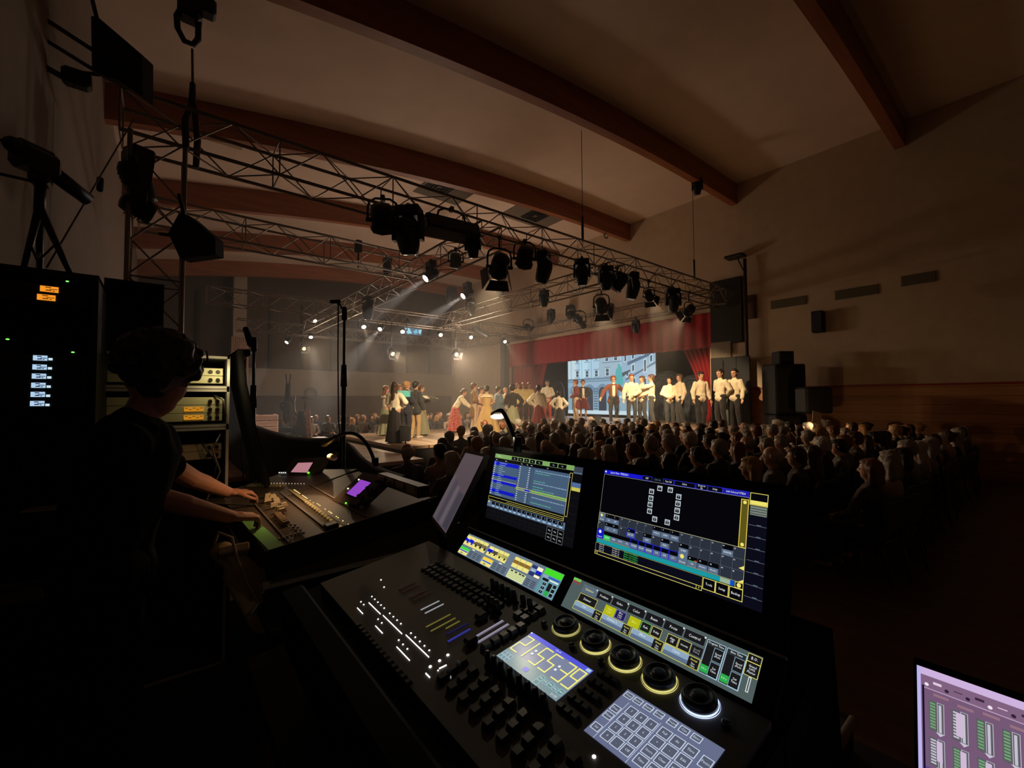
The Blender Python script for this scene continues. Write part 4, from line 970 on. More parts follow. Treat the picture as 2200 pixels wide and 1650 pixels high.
for x0, c1 in ((0, glow(60, 215, 70)), (.288, glow(245, 205, 70))):
    D.rect(x0, .64, x0+.112, .97, CR_, 2); D.rect(x0, .64, x0+.112, .76, c1, 3); D.rect(x0+.005, .78, x0+.107, .84, glow(60, 100, 200), 4); D.rect(x0+.03, .9, x0+.06, .93, KB, 4)
D.rect(.576, .62, .735, .97, glow(222, 232, 170), 2)
for i in range(4): D.rect(.582, .72+i*.06, .73, .735+i*.06, glow(120, 135, 80), 3)
for q in (.59, .63, .67, .70): D.rect(q, .64, q+.025, .69, KB, 4)
D.rect(.849, .02, 1, .98, glow(96, 150, 160), 2); D.rect(.852, .02, .998, .25, glow(70, 220, 40), 3); D.rect(.9, .29, .995, .34, glow(40, 80, 190), 4); D.rect(.852, .27, .9, .36, G3, 3)
btn(D, .862, .38, .915, .50, PB, KB, None); D.rect(.92, .38, .99, .43, W_, 4)
for j in range(3): btn(D, .88, .54+j*.15, .91, .65+j*.15, PB, KB, '>', .005)
D.rect(.925, .5, .955, .82, KB, 4); D.rect(.925, .78, .955, .95, GR, 5)
for j in range(3): btn(D, .962, .48+j*.16, .99, .62+j*.16, PB, KB, None)
for (x, y) in ((.02, .2), (.1, .2), (.31, .2), (.36, .2), (.14, .58), (.46, .6)): D.rect(x, y, x+.03, y+.04, CRM, 5)
D.build('touch_strip_display', con, LB @ Matrix.Translation((-.42, -.004, .001)))
# tall screen B (layout view)
D = Disp(.346, .186); NV, BK = glow(10, 10, 24), glow(4, 4, 9)
D.rect(0, 0, 1, 1, NV, 0); D.rect(0, 0, .288, .045, glow(22, 22, 205), 2); D.text(.12, .022, 'Layout View : VTB2024 2', .0062, W_, 3, .75); D.disc(.012, .02, .0022, W_, 4)
for x0, x1, n in ((.292, .357, 'DEF'), (.362, .43, 'CAN ALL'), (.434, .5, 'Fast Call'), (.505, .628, 'Select'), (.634, .697, 'Zoom to\nFit'), (.7, .778, 'Setup'), (.781, .911, 'Link Selected VTB24')):
    D.rect(x0, .0, x1, .048, KD if x0 < .78 else glow(26, 26, 160), 2); D.frame(x0, .0, x1, .048, .0009, glow(40, 44, 200) if x0 != .362 else NV, 3); D.text((x0+x1)/2, .024, n, .0050, W_ if x0 != .362 else G2, 4, .8)
D.rect(.002, .052, .912, .508, BK, 1); D.frame(.002, .052, .912, .508, .0005, glow(170, 170, 160), 3)
for i, (x, y) in enumerate(((.416, .109), (.483, .106), (.364, .158), (.364, .231), (.363, .300), (.364, .371), (.538, .161), (.538, .232), (.537, .303), (.537, .374), (.403, .441), (.484, .443))):
    D.rect(x-.016, y-.028, x+.016, y+.028, glow(190, 200, 205), 3); D.rect(x-.011, y-.008, x+.011, y+.019, KD, 4); D.rect(x-.011, y-.02, x+.011, y-.011, G2, 4); D.text(x, y+.006, str(i+1), .0038, W_, 5)
D.rect(.877, .074, .911, .506, glow(92, 84, 24), 3); D.frame(.877, .074, .911, .506, .0012, glow(225, 200, 80), 4); D.disc(.894, .1, .003, YL, 5); D.disc(.894, .48, .003, YL, 5)
D.rect(0, .509, .911, .81, glow(42, 48, 60), 1); D.frame(0, .509, .911, .81, .0006, glow(190, 185, 120), 3)
for r_ in range(3):
    y = .51+r_*.1
    for i in range(16):
        x = .002+i*.0568; D.frame(x, y, x+.0568, y+.1, .0004, glow(95, 105, 118), 2)
        if r_ < 2 or i > 9: D.text(x+.008, y+.02, str(i+r_*15), .0035, W_, 4)
def pal(x, y, n=None, h=.095, fr=None, body=G2):
    D.rect(x, y, x+.053, y+h*.45, KD, 3); D.rect(x, y+h*.45, x+.053, y+h, body, 3)
    if n: D.text(x+.027, y+h*.7, n, .0042, W_, 4, .8)
    if fr: D.frame(x, y, x+.055, y+h, .0011, fr, 5)
D.rect(.002, .512, .05, .605, G2, 3); D.disc(.022, .54, .003, YL, 4); D.text(.025, .585, 'Group', .004, W_, 4)
pal(.055, .512, 'ALL'); pal(.105, .512, 'LEFT'); pal(.055, .608, 'SL'); pal(.105, .608, 'SR')
for i, n in enumerate(('AURA A', 'AURA', 'AURA B')): pal(.397+i*.056, .513, n)
pal(.226, .608, 'ALL OFF', .09, BL); pal(.34, .61, 'HALF'); pal(.455, .613, 'EVEN'); pal(.568, .613, 'ROBIN'); pal(.8, .515, 'BLINDER', .098)
D.rect(.0, .70, .052, .808, glow(18, 26, 190), 4); D.disc(.025, .73, .0035, W_, 5); D.text(.026, .785, 'Layout', .0045, W_, 5)
for i, n in enumerate(('VTB24 2', 'VTB24', 'SPOTS', 'ALL', 'MOVERS', 'FRONT', 'BLINDER', 'TOP', 'SIDE', 'CYC')):
    pal(.056+i*.0505, .71, n, .097, BL if i > 3 else None, glow(50, 200, 90) if i == 0 else G2)
D.rect(.565, .705, .62, .81, G2, 4); D.disc(.59, .735, .004, YL, 5); D.text(.593, .79, 'World', .0045, W_, 5)
for i, n in enumerate(('Full', 'World 2', 'World 3')): pal(.622+i*.0568, .71, n, .098); 
D.rect(.622, .75, .675, .755, GR, 5); D.rect(.66, .74, .675, .75, glow(210, 50, 60), 5)
D.poly([(.885, .69), (.911, .66), (.911, .70)], YL, 5); D.poly([(.885, .81), (.911, .78), (.911, .81)], YL, 5)
D.rect(.004, .815, .80, .858, CY, 3); D.rect(.80, .815, .85, .858, glow(150, 175, 150), 3); D.rect(.85, .815, .87, .858, glow(10, 80, 200), 4); btn(D, .874, .815, .911, .862, YL, KD); D.disc(.892, .838, .0035, YL, 6)
for j in range(4):
    yy = .872+j*.022
    D.text(.05, yy, 'Fixture 10%d' % j, .0032, W_, 3, .9); D.text(.16, yy, 'Store Exec 1.%d' % (j+2), .0035, W_, 3, .9); D.text(.27, yy, 'Executor 1.15 at 100 Fade 2', .0035, glow(70, 220, 90), 3, .85)
D.frame(.002, .955, .711, .992, .0008, YL, 4); D.frame(.002, .864, .711, .955, .0003, YL, 3); btn(D, .682, .955, .711, .992, YL, KD, '>', .006, YL); btn(D, .002, .955, .022, .992, YL, KD, '<', .006, YL)
for x0, n in ((.716, 'Tools'), (.782, 'Setup'), (.849, 'Backup')): btn(D, x0, .868, x0+.062, .968, YL, KD, n, .0058, None, .001)
btn(D, .918, .003, .998, .11, YL, KD, None, w=.0009); D.rect(.92, .07, .996, .105, YL, 5); D.rect(.92, .12, .997, .2, glow(120, 130, 120), 3)
for j in range(3): D.rect(.92, .14+j*.022, .996, .145+j*.022, KD, 4)
for j in range(7): D.line(.92, .29+j*.103, .998, .29+j*.103, .0008, glow(95, 98, 110), 3); D.rect(.955, .28+j*.103, .975, .286+j*.103, G2, 3)
D.build('screen_display', con, MM @ Matrix.Translation((.026, .217, .0005)))
# tall screen A (cue list)
D = Disp(.354, .19); D.rect(0, 0, 1, 1, glow(12, 12, 16), 0); D.rect(0, 0, .92, .065, glow(125, 165, 95), 2); D.text(.06, .03, 'Sequence 1', .005, W_, 3)
for x0, x1 in ((.227, .30), (.31, .37), (.385, .44), (.455, .51), (.525, .595), (.676, .755), (.765, .845)): btn(D, x0, .01, x1, .06, glow(40, 44, 36), KD, 'Cue', .0045)
D.rect(.0, .075, .91, .11, KD, 2)
for x, n in ((.03, 'Num'), (.16, 'Name'), (.36, 'Trig'), (.43, 'Dly'), (.48, 'Fade'), (.66, 'Info')): D.text(x, .093, n, .004, W_, 3)
D.rect(0, .115, .89, .635, glow(70, 92, 118), 1); D.line(.335, .115, .335, .635, .0005, KD, 4); D.line(.49, .115, .49, .635, .0012, KD, 4); D.line(.51, .115, .51, .635, .0008, KD, 4)
for y0, y1 in ((.12, .175), (.305, .345), (.40, .445), (.54, .59)): D.rect(.0, y0, .33, y1, glow(14, 24, 190), 2)
for j in range(17):
    y = .135+j*.03
    D.rect(.008, y-.004, .028, y+.004, W_, 3); D.rect(.08, y-.004, .08+rng.uniform(.04, .1), y+.004, G3, 3); D.rect(.345, y-.004, .36, y+.004, W_, 3); D.rect(.455, y-.004, .47, y+.004, W_, 3)
for j, (y, L_, c_) in enumerate(((.15, .36, PB), (.18, .16, GR), (.29, .1, GR), (.32, .35, PB), (.37, .1, GR), (.405, .2, GR), (.52, .34, PB), (.59, .2, GR))):
    x = .53
    while x < .53+L_: ww = rng.uniform(.01, .035); D.rect(x, y, x+ww, y+.011, glow(90, 170, 140) if c_ is GR else G3, 3); x += ww+.006
D.rect(.335, .435, .885, .465, glow(110, 135, 110), 2); D.rect(.515, .44, .885, .45, glow(90, 190, 60), 3); D.frame(.335, .435, .885, .467, .0008, YL, 4); D.rect(.44, .44, .5, .464, glow(20, 30, 210), 4); D.line(.0, .4, .33, .4, .0008, YL, 4)
D.rect(.888, .1, .912, .65, KD, 3); D.frame(.888, .1, .912, .65, .0008, YL, 4); D.rect(.0, .66, .9, .725, KD, 2); D.frame(.004, .665, .885, .712, .0008, YL, 4); D.line(.25, .69, .88, .69, .0006, YL, 4); D.text(.875, .69, '>', .006, YL, 5)
D.rect(0, .73, .905, .82, glow(92, 112, 140), 2); D.disc(.02, .745, .003, YL, 4)
for i in range(15): D.rect(.06+i*.056, .735, .105+i*.056, .775, KD, 4); D.rect(.07+i*.056, .79, .1+i*.056, .805, PB, 4); D.text(.09+i*.056, .755, str(i+1), .0035, W_, 5)
for j in range(3):
    for i in range(12): D.frame(.06+i*.055, .83+j*.05, .11+i*.055, .87+j*.05, .0004, glow(28, 30, 36), 2)
for j in range(2):
    for i in range(3): btn(D, .738+i*.056, .835+j*.088, .79+i*.056, .92+j*.085, glow(130, 135, 130), KD, 'Wing', .0042)
D.rect(.918, .01, 1, .1, G1, 2); D.rect(.918, .08, .998, .095, G2, 3); D.rect(.918, .21, .998, .27, glow(80, 105, 150), 2); D.rect(.918, .27, .998, .315, glow(200, 190, 80), 2)
for j in range(6): D.line(.92, .4+j*.1, .998, .4+j*.1, .0005, glow(30, 32, 40), 3)
D.build('screen_display', con, MM @ Matrix.Translation((-.393, .215, .0005)))
# clock screen and keypad screen on the panel
D = Disp(.157, .09); SL = glow(120, 130, 158); D.rect(0, 0, 1, 1, SL, 0); D.rect(0, .68, 1, 1, glow(120, 145, 150), 1); D.rect(0, 0, 1, .115, glow(82, 84, 215), 2); D.text(.5, .06, 'Clock', .006, W_, 3); D.rect(.93, .02, .99, .1, PB, 4); D.disc(.01, .03, .002, W_, 5)
SEG = {'2': 'abged', '1': 'bc', '5': 'afgcd', '3': 'abgcd', '9': 'abcdfg'}
yc = glow(250, 240, 120)
def digit(ch, x, w=.105, y0=.15, y1=.66):
    ym = (y0+y1)/2; P_ = {'a': (0, y0, w, y0), 'b': (w, y0, w, ym), 'c': (w, ym, w, y1), 'd': (0, y1, w, y1), 'e': (0, ym, 0, y1), 'f': (0, y0, 0, ym), 'g': (0, ym, w, ym)}
    for q in SEG[ch]: a0, b0, a1, b1 = P_[q]; D.line(x+a0, b0, x+a1, b1, .0026, yc, 6)
for ch, x in (('2', .03), ('1', .13), ('5', .36), ('5', .52), ('3', .73), ('9', .875)): digit(ch, x)
for x in (.30, .685):
    for y in (.36, .47): D.disc(x, y, .0026, W_, 6)
for i in range(3): btn(D, .015+i*.055, .78, .06+i*.055, .97, PB, glow(110, 140, 150), 'Go', .005)
for i in range(5): btn(D, .63+i*.073, .74+.03*(i % 2), .69+i*.073, .86, PB, glow(95, 135, 135), 'MA', .005)
btn(D, .63, .88, .69, .98, PB, glow(95, 135, 135)); D.text(.93, .94, '21:55', .006, W_, 5); D.rect(.40, .80, .47, .9, glow(95, 95, 210), 5)
D.build('clock_display', con, MP @ Matrix.Translation((.015, -.091, .0012)))
D = Disp(.153, .105); D.rect(0, 0, 1, 1, glow(100, 108, 138), 0); LG, DG = glow(205, 215, 232), glow(84, 90, 108)
KT = [[], []]
def kb(x, y, n, w=.085, h=.115): D.rect(x, y, x+w, y+h, DG, 2); D.frame(x, y, x+w, y+h, .0011, LG, 3); D.text(x+w/2, y+h/2, n, .0058, LG, 4, .85)
kb(.018, .045, 'View', .085, .1)
for i, n in enumerate(('Fixture', 'Channel', 'Group', 'Preset', 'Cue', 'Exec')): kb(.125+i*.118+(.02 if i > 2 else 0), .04, n, .085, .1)
for i, n in enumerate(('Prev', 'Next')): kb(.02+i*.0, .36+i*.16, n)
kb(.02, .78, 'Set')
for r_, row_ in enumerate((('7', '8', '9'), ('4', '5', '6'), ('1', '2', '3'), ('0', '.', 'Off'))):
    for c_, n in enumerate(row_): kb(.15+c_*.108, .23+r_*.18, n, .09, .15)
for r_, row_ in enumerate((('Full', 'At', 'Thru'), ('+', '-', 'Edit'), ('Store', 'Clear', 'Move'), ('Time', 'Please', 'Esc'))):
    for c_, n in enumerate(row_): kb(.50+c_*.125, .23+r_*.18, n, .105, .15)
kb(.90, .25, 'Pause', .09, .17); kb(.9, .5, 'Go+', .09, .17); kb(.9, .75, 'Go-', .09, .17)
D.line(.115, .2, .115, 1, .0006, LG, 3); D.line(.47, .2, .47, 1, .0006, LG, 3)
D.build('keypad_display', con, MP @ Matrix.Translation((.238, -.086, .0012)))
# encoder wheels with lit rings
for i, x in enumerate((.056, .131, .197, .264, .331)):
    T = MP @ Matrix.Translation((x, -.037, 0)); b = MB(); b.T = T
    b.lathe([(.0245, .0), (.0255, .004), (.0255, .012), (.022, .0165), (.019, .0165), (.0165, .013), (.0125, .013), (.0105, .0165), (.006, .0178), (.001, .018)], 32, m_key); e = b.build('encoder_wheel', con)
    b = MB(); b.T = T; c_ = glow(225, 215, 130, 1.0 if i else .6) if i < 4 else glow(190, 205, 250, 1.6)
    b.lathe([(.0262, .0012), (.0272, .0032), (.0262, .0045)], 40, c_, caps=False); b.lathe([(.0285, .001), (.0288, .002), (.0285, .0025)], 40, c_, caps=False); b.build('light_ring', e)
_kc = {}
def key(x, y, w=.016, h=.016, z=.008, m=m_key, name='key'):
    k = (round(w, 4), round(h, 4), round(z, 4), m.name)
    if k not in _kc:
        b = MB(); b.hexa([(-w/2, -h/2, 0), (w/2, -h/2, 0), (w/2, h/2, 0), (-w/2, h/2, 0), (-w*.38, -h*.38, z), (w*.38, -h*.38, z), (w*.38, h*.38, z), (-w*.38, h*.38, z)], m); _kc[k] = b.mesh(name)
    return meshobj(name, _kc[k], con, MP @ Matrix.Translation((x, y, .0)))
nk = 0
for yy in (-.062, -.085, -.105):
    for i in range(15): key(-.41+i*.0215, yy+.001*i*.6); nk += 1
for i in range(5): key(-.0115-.0015*i, -.098-.0205*i, .018, .018, .011); nk += 1
for i in range(2):
    for j in range(3): key(-.046+i*.021, -.075+j*.021, .019, .019, .011); nk += 1
for j in range(5):
    for i in range(3): key(.186+i*.0145, -.088-.024*j, .012, .012, .007); nk += 1
for r_ in range(4):
    for i in range(9): 
        if nk < 98: key(-.015+i*.0345+.004*r_, -.236-.023*r_ if i < 6 or r_ else -.236, .017, .017, .010); nk += 1
b = MB(); b.T = MP                                        # remaining small keys as one strip
for i in range(14): b.hexa([(-.30+i*.019, -.335, 0), (-.287+i*.019, -.335, 0), (-.287+i*.019, -.322, 0), (-.30+i*.019, -.322, 0), (-.298+i*.019, -.333, .006), (-.289+i*.019, -.333, .006), (-.289+i*.019, -.324, .006), (-.298+i*.019, -.324, .006)], m_key)
tag(b.build('key_strip', con), kind='stuff')
def peg(x, y, h=.03, name='fader_cap'):
    k = ('peg', h)
    if k not in _kc: b = MB(); b.lathe([(.0045, 0), (.0062, .004), (.0062, h-.004), (.0045, h)], 12, m_key); b.box((0, 0, .002), (.018, .009, .004), m_con); _kc[k] = b.mesh(name)
    return meshobj(name, _kc[k], con, MP @ Matrix.Translation((x, y, 0)))
for x in (-.176, -.158, -.137, -.116, -.095, -.064, -.041): peg(x, -.045)
for x in (-.125, -.108, -.093): peg(x, -.095)
for x in (.029, .048, .068, .093, .117, .138, .156, .175): peg(x, -.207)
for x, y in ((.17, -.068), (.104, -.071), (.376, -.05), (.017, -.06)):
    b = MB(); b.T = MP @ Matrix.Translation((x, y, 0)); b.lathe([(.006, 0), (.006, .008), (.004, .010)], 12, m_key); b.build('push_button', con)
def bar(pts, w, m, name='fader_light'):
    b = MB(); b.T = MP
    (x0, y0), (x1, y1) = pts; n = max(abs(x1-x0), abs(y1-y0))
    a = Vector((x0, y0, .0015)); c = Vector((x1, y1, .0015)); d = (c-a).normalized(); s = Vector((-d.y, d.x, 0))*w/2
    b.hexa([a-s-Vector((0, 0, .002)), a+s-Vector((0, 0, .002)), c+s-Vector((0, 0, .002)), c-s-Vector((0, 0, .002)), a-s, a+s, c+s, c-s], m); return b.build(name, con)
for x in (-.240, -.220): bar([(x, -.205), (x, -.157)], .0026, glow(150, 150, 155))
for x, y in ((-.171, -.228), (-.150, -.228), (-.133, -.202)): bar([(x, y), (x, -.168)], .0028, glow(98, 92, 40))
bar([(-.092, -.221), (-.092, -.168)], .0045, glow(42, 46, 130)); bar([(-.115, -.21), (-.112, -.16)], .0045, glow(18, 18, 60))
for x in (-.063, -.045): bar([(x, -.182), (x, -.105)], .002, glow(150, 142, 160)); bar([(x+.004, -.182), (x+.004, -.105)], .0012, glow(110, 105, 125))
for x in (-.37, -.35, -.31, -.29): bar([(x, -.20), (x, -.155)], .006, glow(22, 5, 6))
for x, y in ((-.101, -.132), (-.05, -.193)):
    b = MB(); b.T = MP @ Matrix.Translation((x, y, 0)); b.box((0, 0, .008), (.022, .026, .014), m_key, bev=.004); b.build('fader_cap', con)
LEDW = glow(255, 252, 248, 3)
def led(x, y, r=.0018): b = MB(); b.T = MP @ Matrix.Translation((x, y, .001)); b.ball((0, 0, 0), r, LEDW, 8, 5, (1, 1, .6)); return b.build('white_led', con)
for a0, a1, n in ((-.394, -.317, 5), (-.285, -.226, 4), (-.177, -.097, 5)):
    for i in range(n): led(a0+(a1-a0)*i/(n-1), -.26)
for x in (-.392, -.373, -.284, -.263, -.175, -.155, -.135): led(x, -.288)
for x, y, r in ((-.057, -.242, .003), (-.055, -.261, .0028), (-.054, -.281, .003), (-.034, -.276, .0015), (.275, -.212, .0028), (-.459, -.21, .002), (-.414, -.22, .002)): led(x, y, r)
for a0, a1, y in ((-.372, -.30, -.276), (-.29, -.19, -.274), (-.18, -.08, -.270), (-.372, -.335, -.304), (-.264, -.225, -.302), (-.158, -.10, -.300)): bar([(a0, y), (a1, y)], .0013, glow(255, 252, 248, 2), 'led_line')
bar([(-.035, -.258), (-.037, -.272)], .0015, LEDW, 'led_line'); bar([(-.045, -.295), (-.03, -.295)], .0015, LEDW, 'led_line'); bar([(-.012, -.262), (.0, -.27)], .001, glow(200, 200, 200), 'led_line')
# folded side screen at the console's left end
Cn, Bn, Dn = at(957, 1157, 1.20), at(1046, 976, 1.32), at(948, 1072, 1.50)
e1 = Bn-Cn; e2 = Dn-Cn; e2 = e2-e1*(e2.dot(e1)/e1.dot(e1))*.55; nn = e1.cross(e2).normalized()
if nn.dot(EYEP-Cn) < 0: nn = -nn
t = thing('side_screen', 'dark tilted side screen at the left end of the lighting console, painted stage reflection', 'screen', Cn, None)
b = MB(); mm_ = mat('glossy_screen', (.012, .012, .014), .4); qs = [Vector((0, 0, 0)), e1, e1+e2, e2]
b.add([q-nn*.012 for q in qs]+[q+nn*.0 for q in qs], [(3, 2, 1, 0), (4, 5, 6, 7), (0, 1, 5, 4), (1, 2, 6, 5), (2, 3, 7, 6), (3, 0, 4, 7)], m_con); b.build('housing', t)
b = MB(); b.quad([e1*u_+e2*v_+nn*.002 for u_, v_ in ((.04, .05), (.96, .05), (.96, .95), (.04, .95))], mat('side_screen_reflection', (.008, .008, .009), .6, spec=.1, emit=s2l(78, 66, 74), es=1)); D_ = b  # screen is dark; the stage reflection is painted as glowing bands

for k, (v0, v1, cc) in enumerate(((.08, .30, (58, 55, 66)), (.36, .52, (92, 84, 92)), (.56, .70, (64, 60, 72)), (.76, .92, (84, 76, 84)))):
    b.quad([e1*u_+e2*v_+nn*.003 for u_, v_ in ((.06, v0), (.48+.05*k, v0), (.48+.05*k, v1), (.06, v1))], mat('side_screen_reflection_%d' % k, (.008, .008, .009), .6, spec=.1, emit=s2l(*cc), es=1))
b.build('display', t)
b = MB(); p0 = e2*.5-nn*.012; b.tube(p0, p0+Vector((.05, 0, -.28)), .012, m=m_con); b.build('support_arm', t)
# gooseneck lamp of the console
def goose(label, head, base, ctrl, power, col, r=.007, on_=True, down=Vector((-.35, -.1, -1)), hl=.075, grp=None, cone=160):
    t = thing('gooseneck_lamp', label, 'lamp', base, None, grp); base = Vector(base); H_ = Vector(head)-base; Cc = Vector(ctrl)-base
    pts = [Cc*2*(1-k)*k+H_*k*k for k in [i/16 for i in range(17)]]
    b = MB(); b.path(pts, r, 8, m_gun); b.build('neck', t)
    b = MB(); b.tube((0, 0, -.012), (0, 0, .03), r*1.9, n=12, m=m_gun); b.build('plug', t)
    d = (pts[-1]-pts[-2]).normalized(); b = MB(); b.cap(pts[-1], pts[-1]+d*hl, r*2.2, r*2.6, m_gun, 12, .6); h = b.build('lamp_head', t)
    q = pts[-1]+d*hl*.55+down.normalized()*r*1.9
    if on_: b = MB(); b.ball(q, r*2.3, glow(*col, 6), 12, 8, (1.5, 1.2, .5)); b.build('led_window', t)
    if power: l = link_light('bulb', 'SPOT', t, power, s2l(*col), spot_size=R(cone), spot_blend=.8, shadow_soft_size=.01); l.matrix_local = Matrix.Translation(q+down.normalized()*.02) @ down.to_track_quat('-Z', 'Y').to_matrix().to_4x4()
    return t
goose('short gooseneck lamp with a bright white head on top of the lighting console', at(1074, 884, 1.27), at(1112, 962, 1.21), at(1084, 876, 1.25), .8, (255, 236, 200), .0065, hl=.022, down=Vector((-.15, -.2, -1)))
# ------------------------------------------------------------------ mixing place: riser, desks, sound desk
t = thing('mixing_riser', 'black platform under the mixing desks and racks', 'platform', (.3, 1.2, 0))
b = MB(); b.box((0, 0, .225), (2.3, 5.4, .45), m_blackcloth); b.build('deck', t)
def table(label, x0, x1, y0, y1, z=1.2):
    t = thing('desk_table', label, 'table', ((x0+x1)/2, (y0+y1)/2, .45)); hx, hy, h = (x1-x0)/2, (y1-y0)/2, z-.45
    b = MB(); b.box((0, 0, h-.015), (2*hx, 2*hy, .03), m_black, bev=.004); b.build('table_top', t)
    for sx in (-1, 1):
        for sy in (-1, 1): b = MB(); b.tube((sx*(hx-.05), sy*(hy-.05), 0), (sx*(hx-.05), sy*(hy-.05), h-.03), .02, m=m_alud); b.build('leg', t)
table('black table under the lighting console and laptop', .20, 1.20, -.30, 1.50)
table('black table under the sound desk', .28, 1.20, 1.62, 3.35)
t = thing('flight_case_tray', 'open black case tray with silver edge holding the sound desk', 'flight case', (.72, 2.42, 1.2))
b = MB(); b.box((0, 0, .03), (.84, 1.20, .06), m_black); b.box((.405, 0, .09), (.03, 1.2, .12), m_black); b.box((0, -.585, .085), (.82, .03, .11), m_black); b.build('tray', t)
b = MB(); m_rl = mat('case_edge_aluminium', (.62, .57, .52), .5, .35); b.box((0, -.602, .075), (.86, .012, .03), m_rl, bev=.003); b.box((-.425, 0, .055), (.012, 1.2, .012), m_rl); b.build('edge_trim', t)
snd = thing('sound_desk', 'brown-grey digital sound desk with a purple and a pink display and rows of faders', 'sound desk', (.389, 1.836+.0, 1.40), BX)
m_snd = mat('sound_desk_paint', (.085, .062, .045), .45, noise=.08, nscale=40); m_cap = mat('cream_fader_caps', (.62, .52, .36), .5)
SP = RX(8)
b = MB(); b.T = SP; b.hexa([(-1.02, -.11, -.10), (.04, -.08, -.10), (.04, .62, -.19), (-1.02, .62, -.19), (-1.02, -.11, -.003), (.04, -.08, -.003), (.04, .62, -.003), (-1.02, .62, -.003)], m_snd); b.build('desk_body', snd)
b = MB(); b.T = SP @ Matrix.Translation((-.98, .22, 0)) @ Matrix.Rotation(R(28), 4, 'Z'); b.hexa([(-.5, -.28, -.09), (.1, -.28, -.09), (.1, .42, -.17), (-.5, .42, -.17), (-.5, -.28, 0), (.1, -.28, 0), (.1, .42, 0), (-.5, .42, 0)], m_snd); b.build('left_wing', snd)
b = MB(); b.T = SP; b.box((.045, .26, -.03), (.014, .72, .10), m_black, bev=.004); b.build('end_cheek', snd)
SLt = SP @ Matrix.Translation((-.98, .22, .001)) @ Matrix.Rotation(R(28), 4, 'Z')
# meters and lines
m_ln = mat('slot_grey', (.20, .17, .17), .5)
for nm, y, mt, w_ in (('slot_strip', .148, m_ln, .010), ('label_strip', .197, mat('pale_tape', (.40, .36, .20), .6), .016), ('slot_strip', .31, m_ln, .008), ('slot_strip', .0, m_ln, .006)):
    b = MB(); b.T = SP; b.box((-.50, y, .001), (.94, w_, .004), mt); b.build(nm, snd)
GL = glow(255, 225, 140, 1.2)
def sled(x, y, M=SP, r=.0035, m=None): b = MB(); b.T = M @ Matrix.Translation((x, y, .003)); b.ball((0, 0, 0), r, m or GL, 6, 4, (1.3, 1, .6)); return b.build('channel_led', snd)
for i in range(7): sled(-.93+i*.022, .214)
for i in range(6): sled(-.74+i*.02, .214)
for x in (-.58, -.52, -.48, -.455, -.43, -.34, -.28, -.26, -.24, -.17, -.145, -.08, -.01): sled(x, .222 if x > -.5 else .214)
for i in range(14): b = MB(); b.T = SP; b.box((-.56+i*.042, .19, .004), (.018, .012, .006), mat('lit_key_cream', (.5, .4, .25), .5, emit=s2l(150, 115, 60), es=.6)); b.build('channel_key', snd)
for i in range(16): sled(-.40+i*.026, .085, SLt, .003, glow(255, 235, 190, .9))
for i in range(11):
    for j in range(2): b = MB(); b.T = SLt @ Matrix.Translation((-.42+i*.028, .045-.025*j, .0)); b.box((0, 0, .006), (.016, .012, .01), m_cap); b.build('wing_key', snd)
for i in range(9):
    x = -.90+i*.052; yy = .075+.02*math.sin(i*2.3)
    b = MB(); b.T = SP @ Matrix.Translation((x, yy, 0)); b.hexa([(-.012, -.018, .008), (.012, -.018, .008), (.012, .018, .008), (-.012, .018, .008), (-.009, -.012, .026), (.009, -.012, .026), (.009, .012, .026), (-.009, .012, .026)], m_cap); b.tube((0, 0, 0), (0, 0, .01), .003, n=6, m=m_gun); b.build('fader_cap', snd)
for i in range(7): b = MB(); b.T = SP @ Matrix.Translation((-.46+i*.03, .04, 0)); b.box((0, 0, .009), (.02, .03, .016), mat('tan_keys', (.34, .24, .15), .5), bev=.003); b.build('scene_key', snd)
for i in range(8): b = MB(); b.T = SP @ Matrix.Translation((-.25+i*.024, .052+.012*(i % 2), 0)); b.box((0, 0, .004), (.014, .008, .007), m_ln); b.build('small_key', snd)
for i in range(7): b = MB(); b.T = SP @ Matrix.Translation((-.10-.0*i, -.02+i*.014, 0)); b.box((0, 0, .004), (.02, .006, .007), m_ln); b.build('small_key', snd)
b = MB(); b.T = SP; b.box((-.03, .16, .012), (.05, .05, .022), m_gun, bev=.004); b.build('master_fader_cap', snd)
# green label tape along the front edge
gt = thing('green_tape', 'bright green label tape strip along the front edge of the sound desk', 'tape', (.389, 1.836, 1.40), BX)
b = MB(); b.T = SP; b.quad([(-.70, -.10, .002), (-.32, -.088, .002), (-.32, -.036, .002), (-.70, -.045, .002)], mat('green_tape_dark', (.12, .34, .10), .6)); b.quad([(-.34, -.09, .003), (.015, -.072, .003), (.015, -.02, .003), (-.34, -.036, .003)], mat('green_tape', (.26, .80, .22), .6)); o = b.build('tape', gt)
md = o.modifiers.new('t', 'SOLIDIFY'); md.thickness = .0015
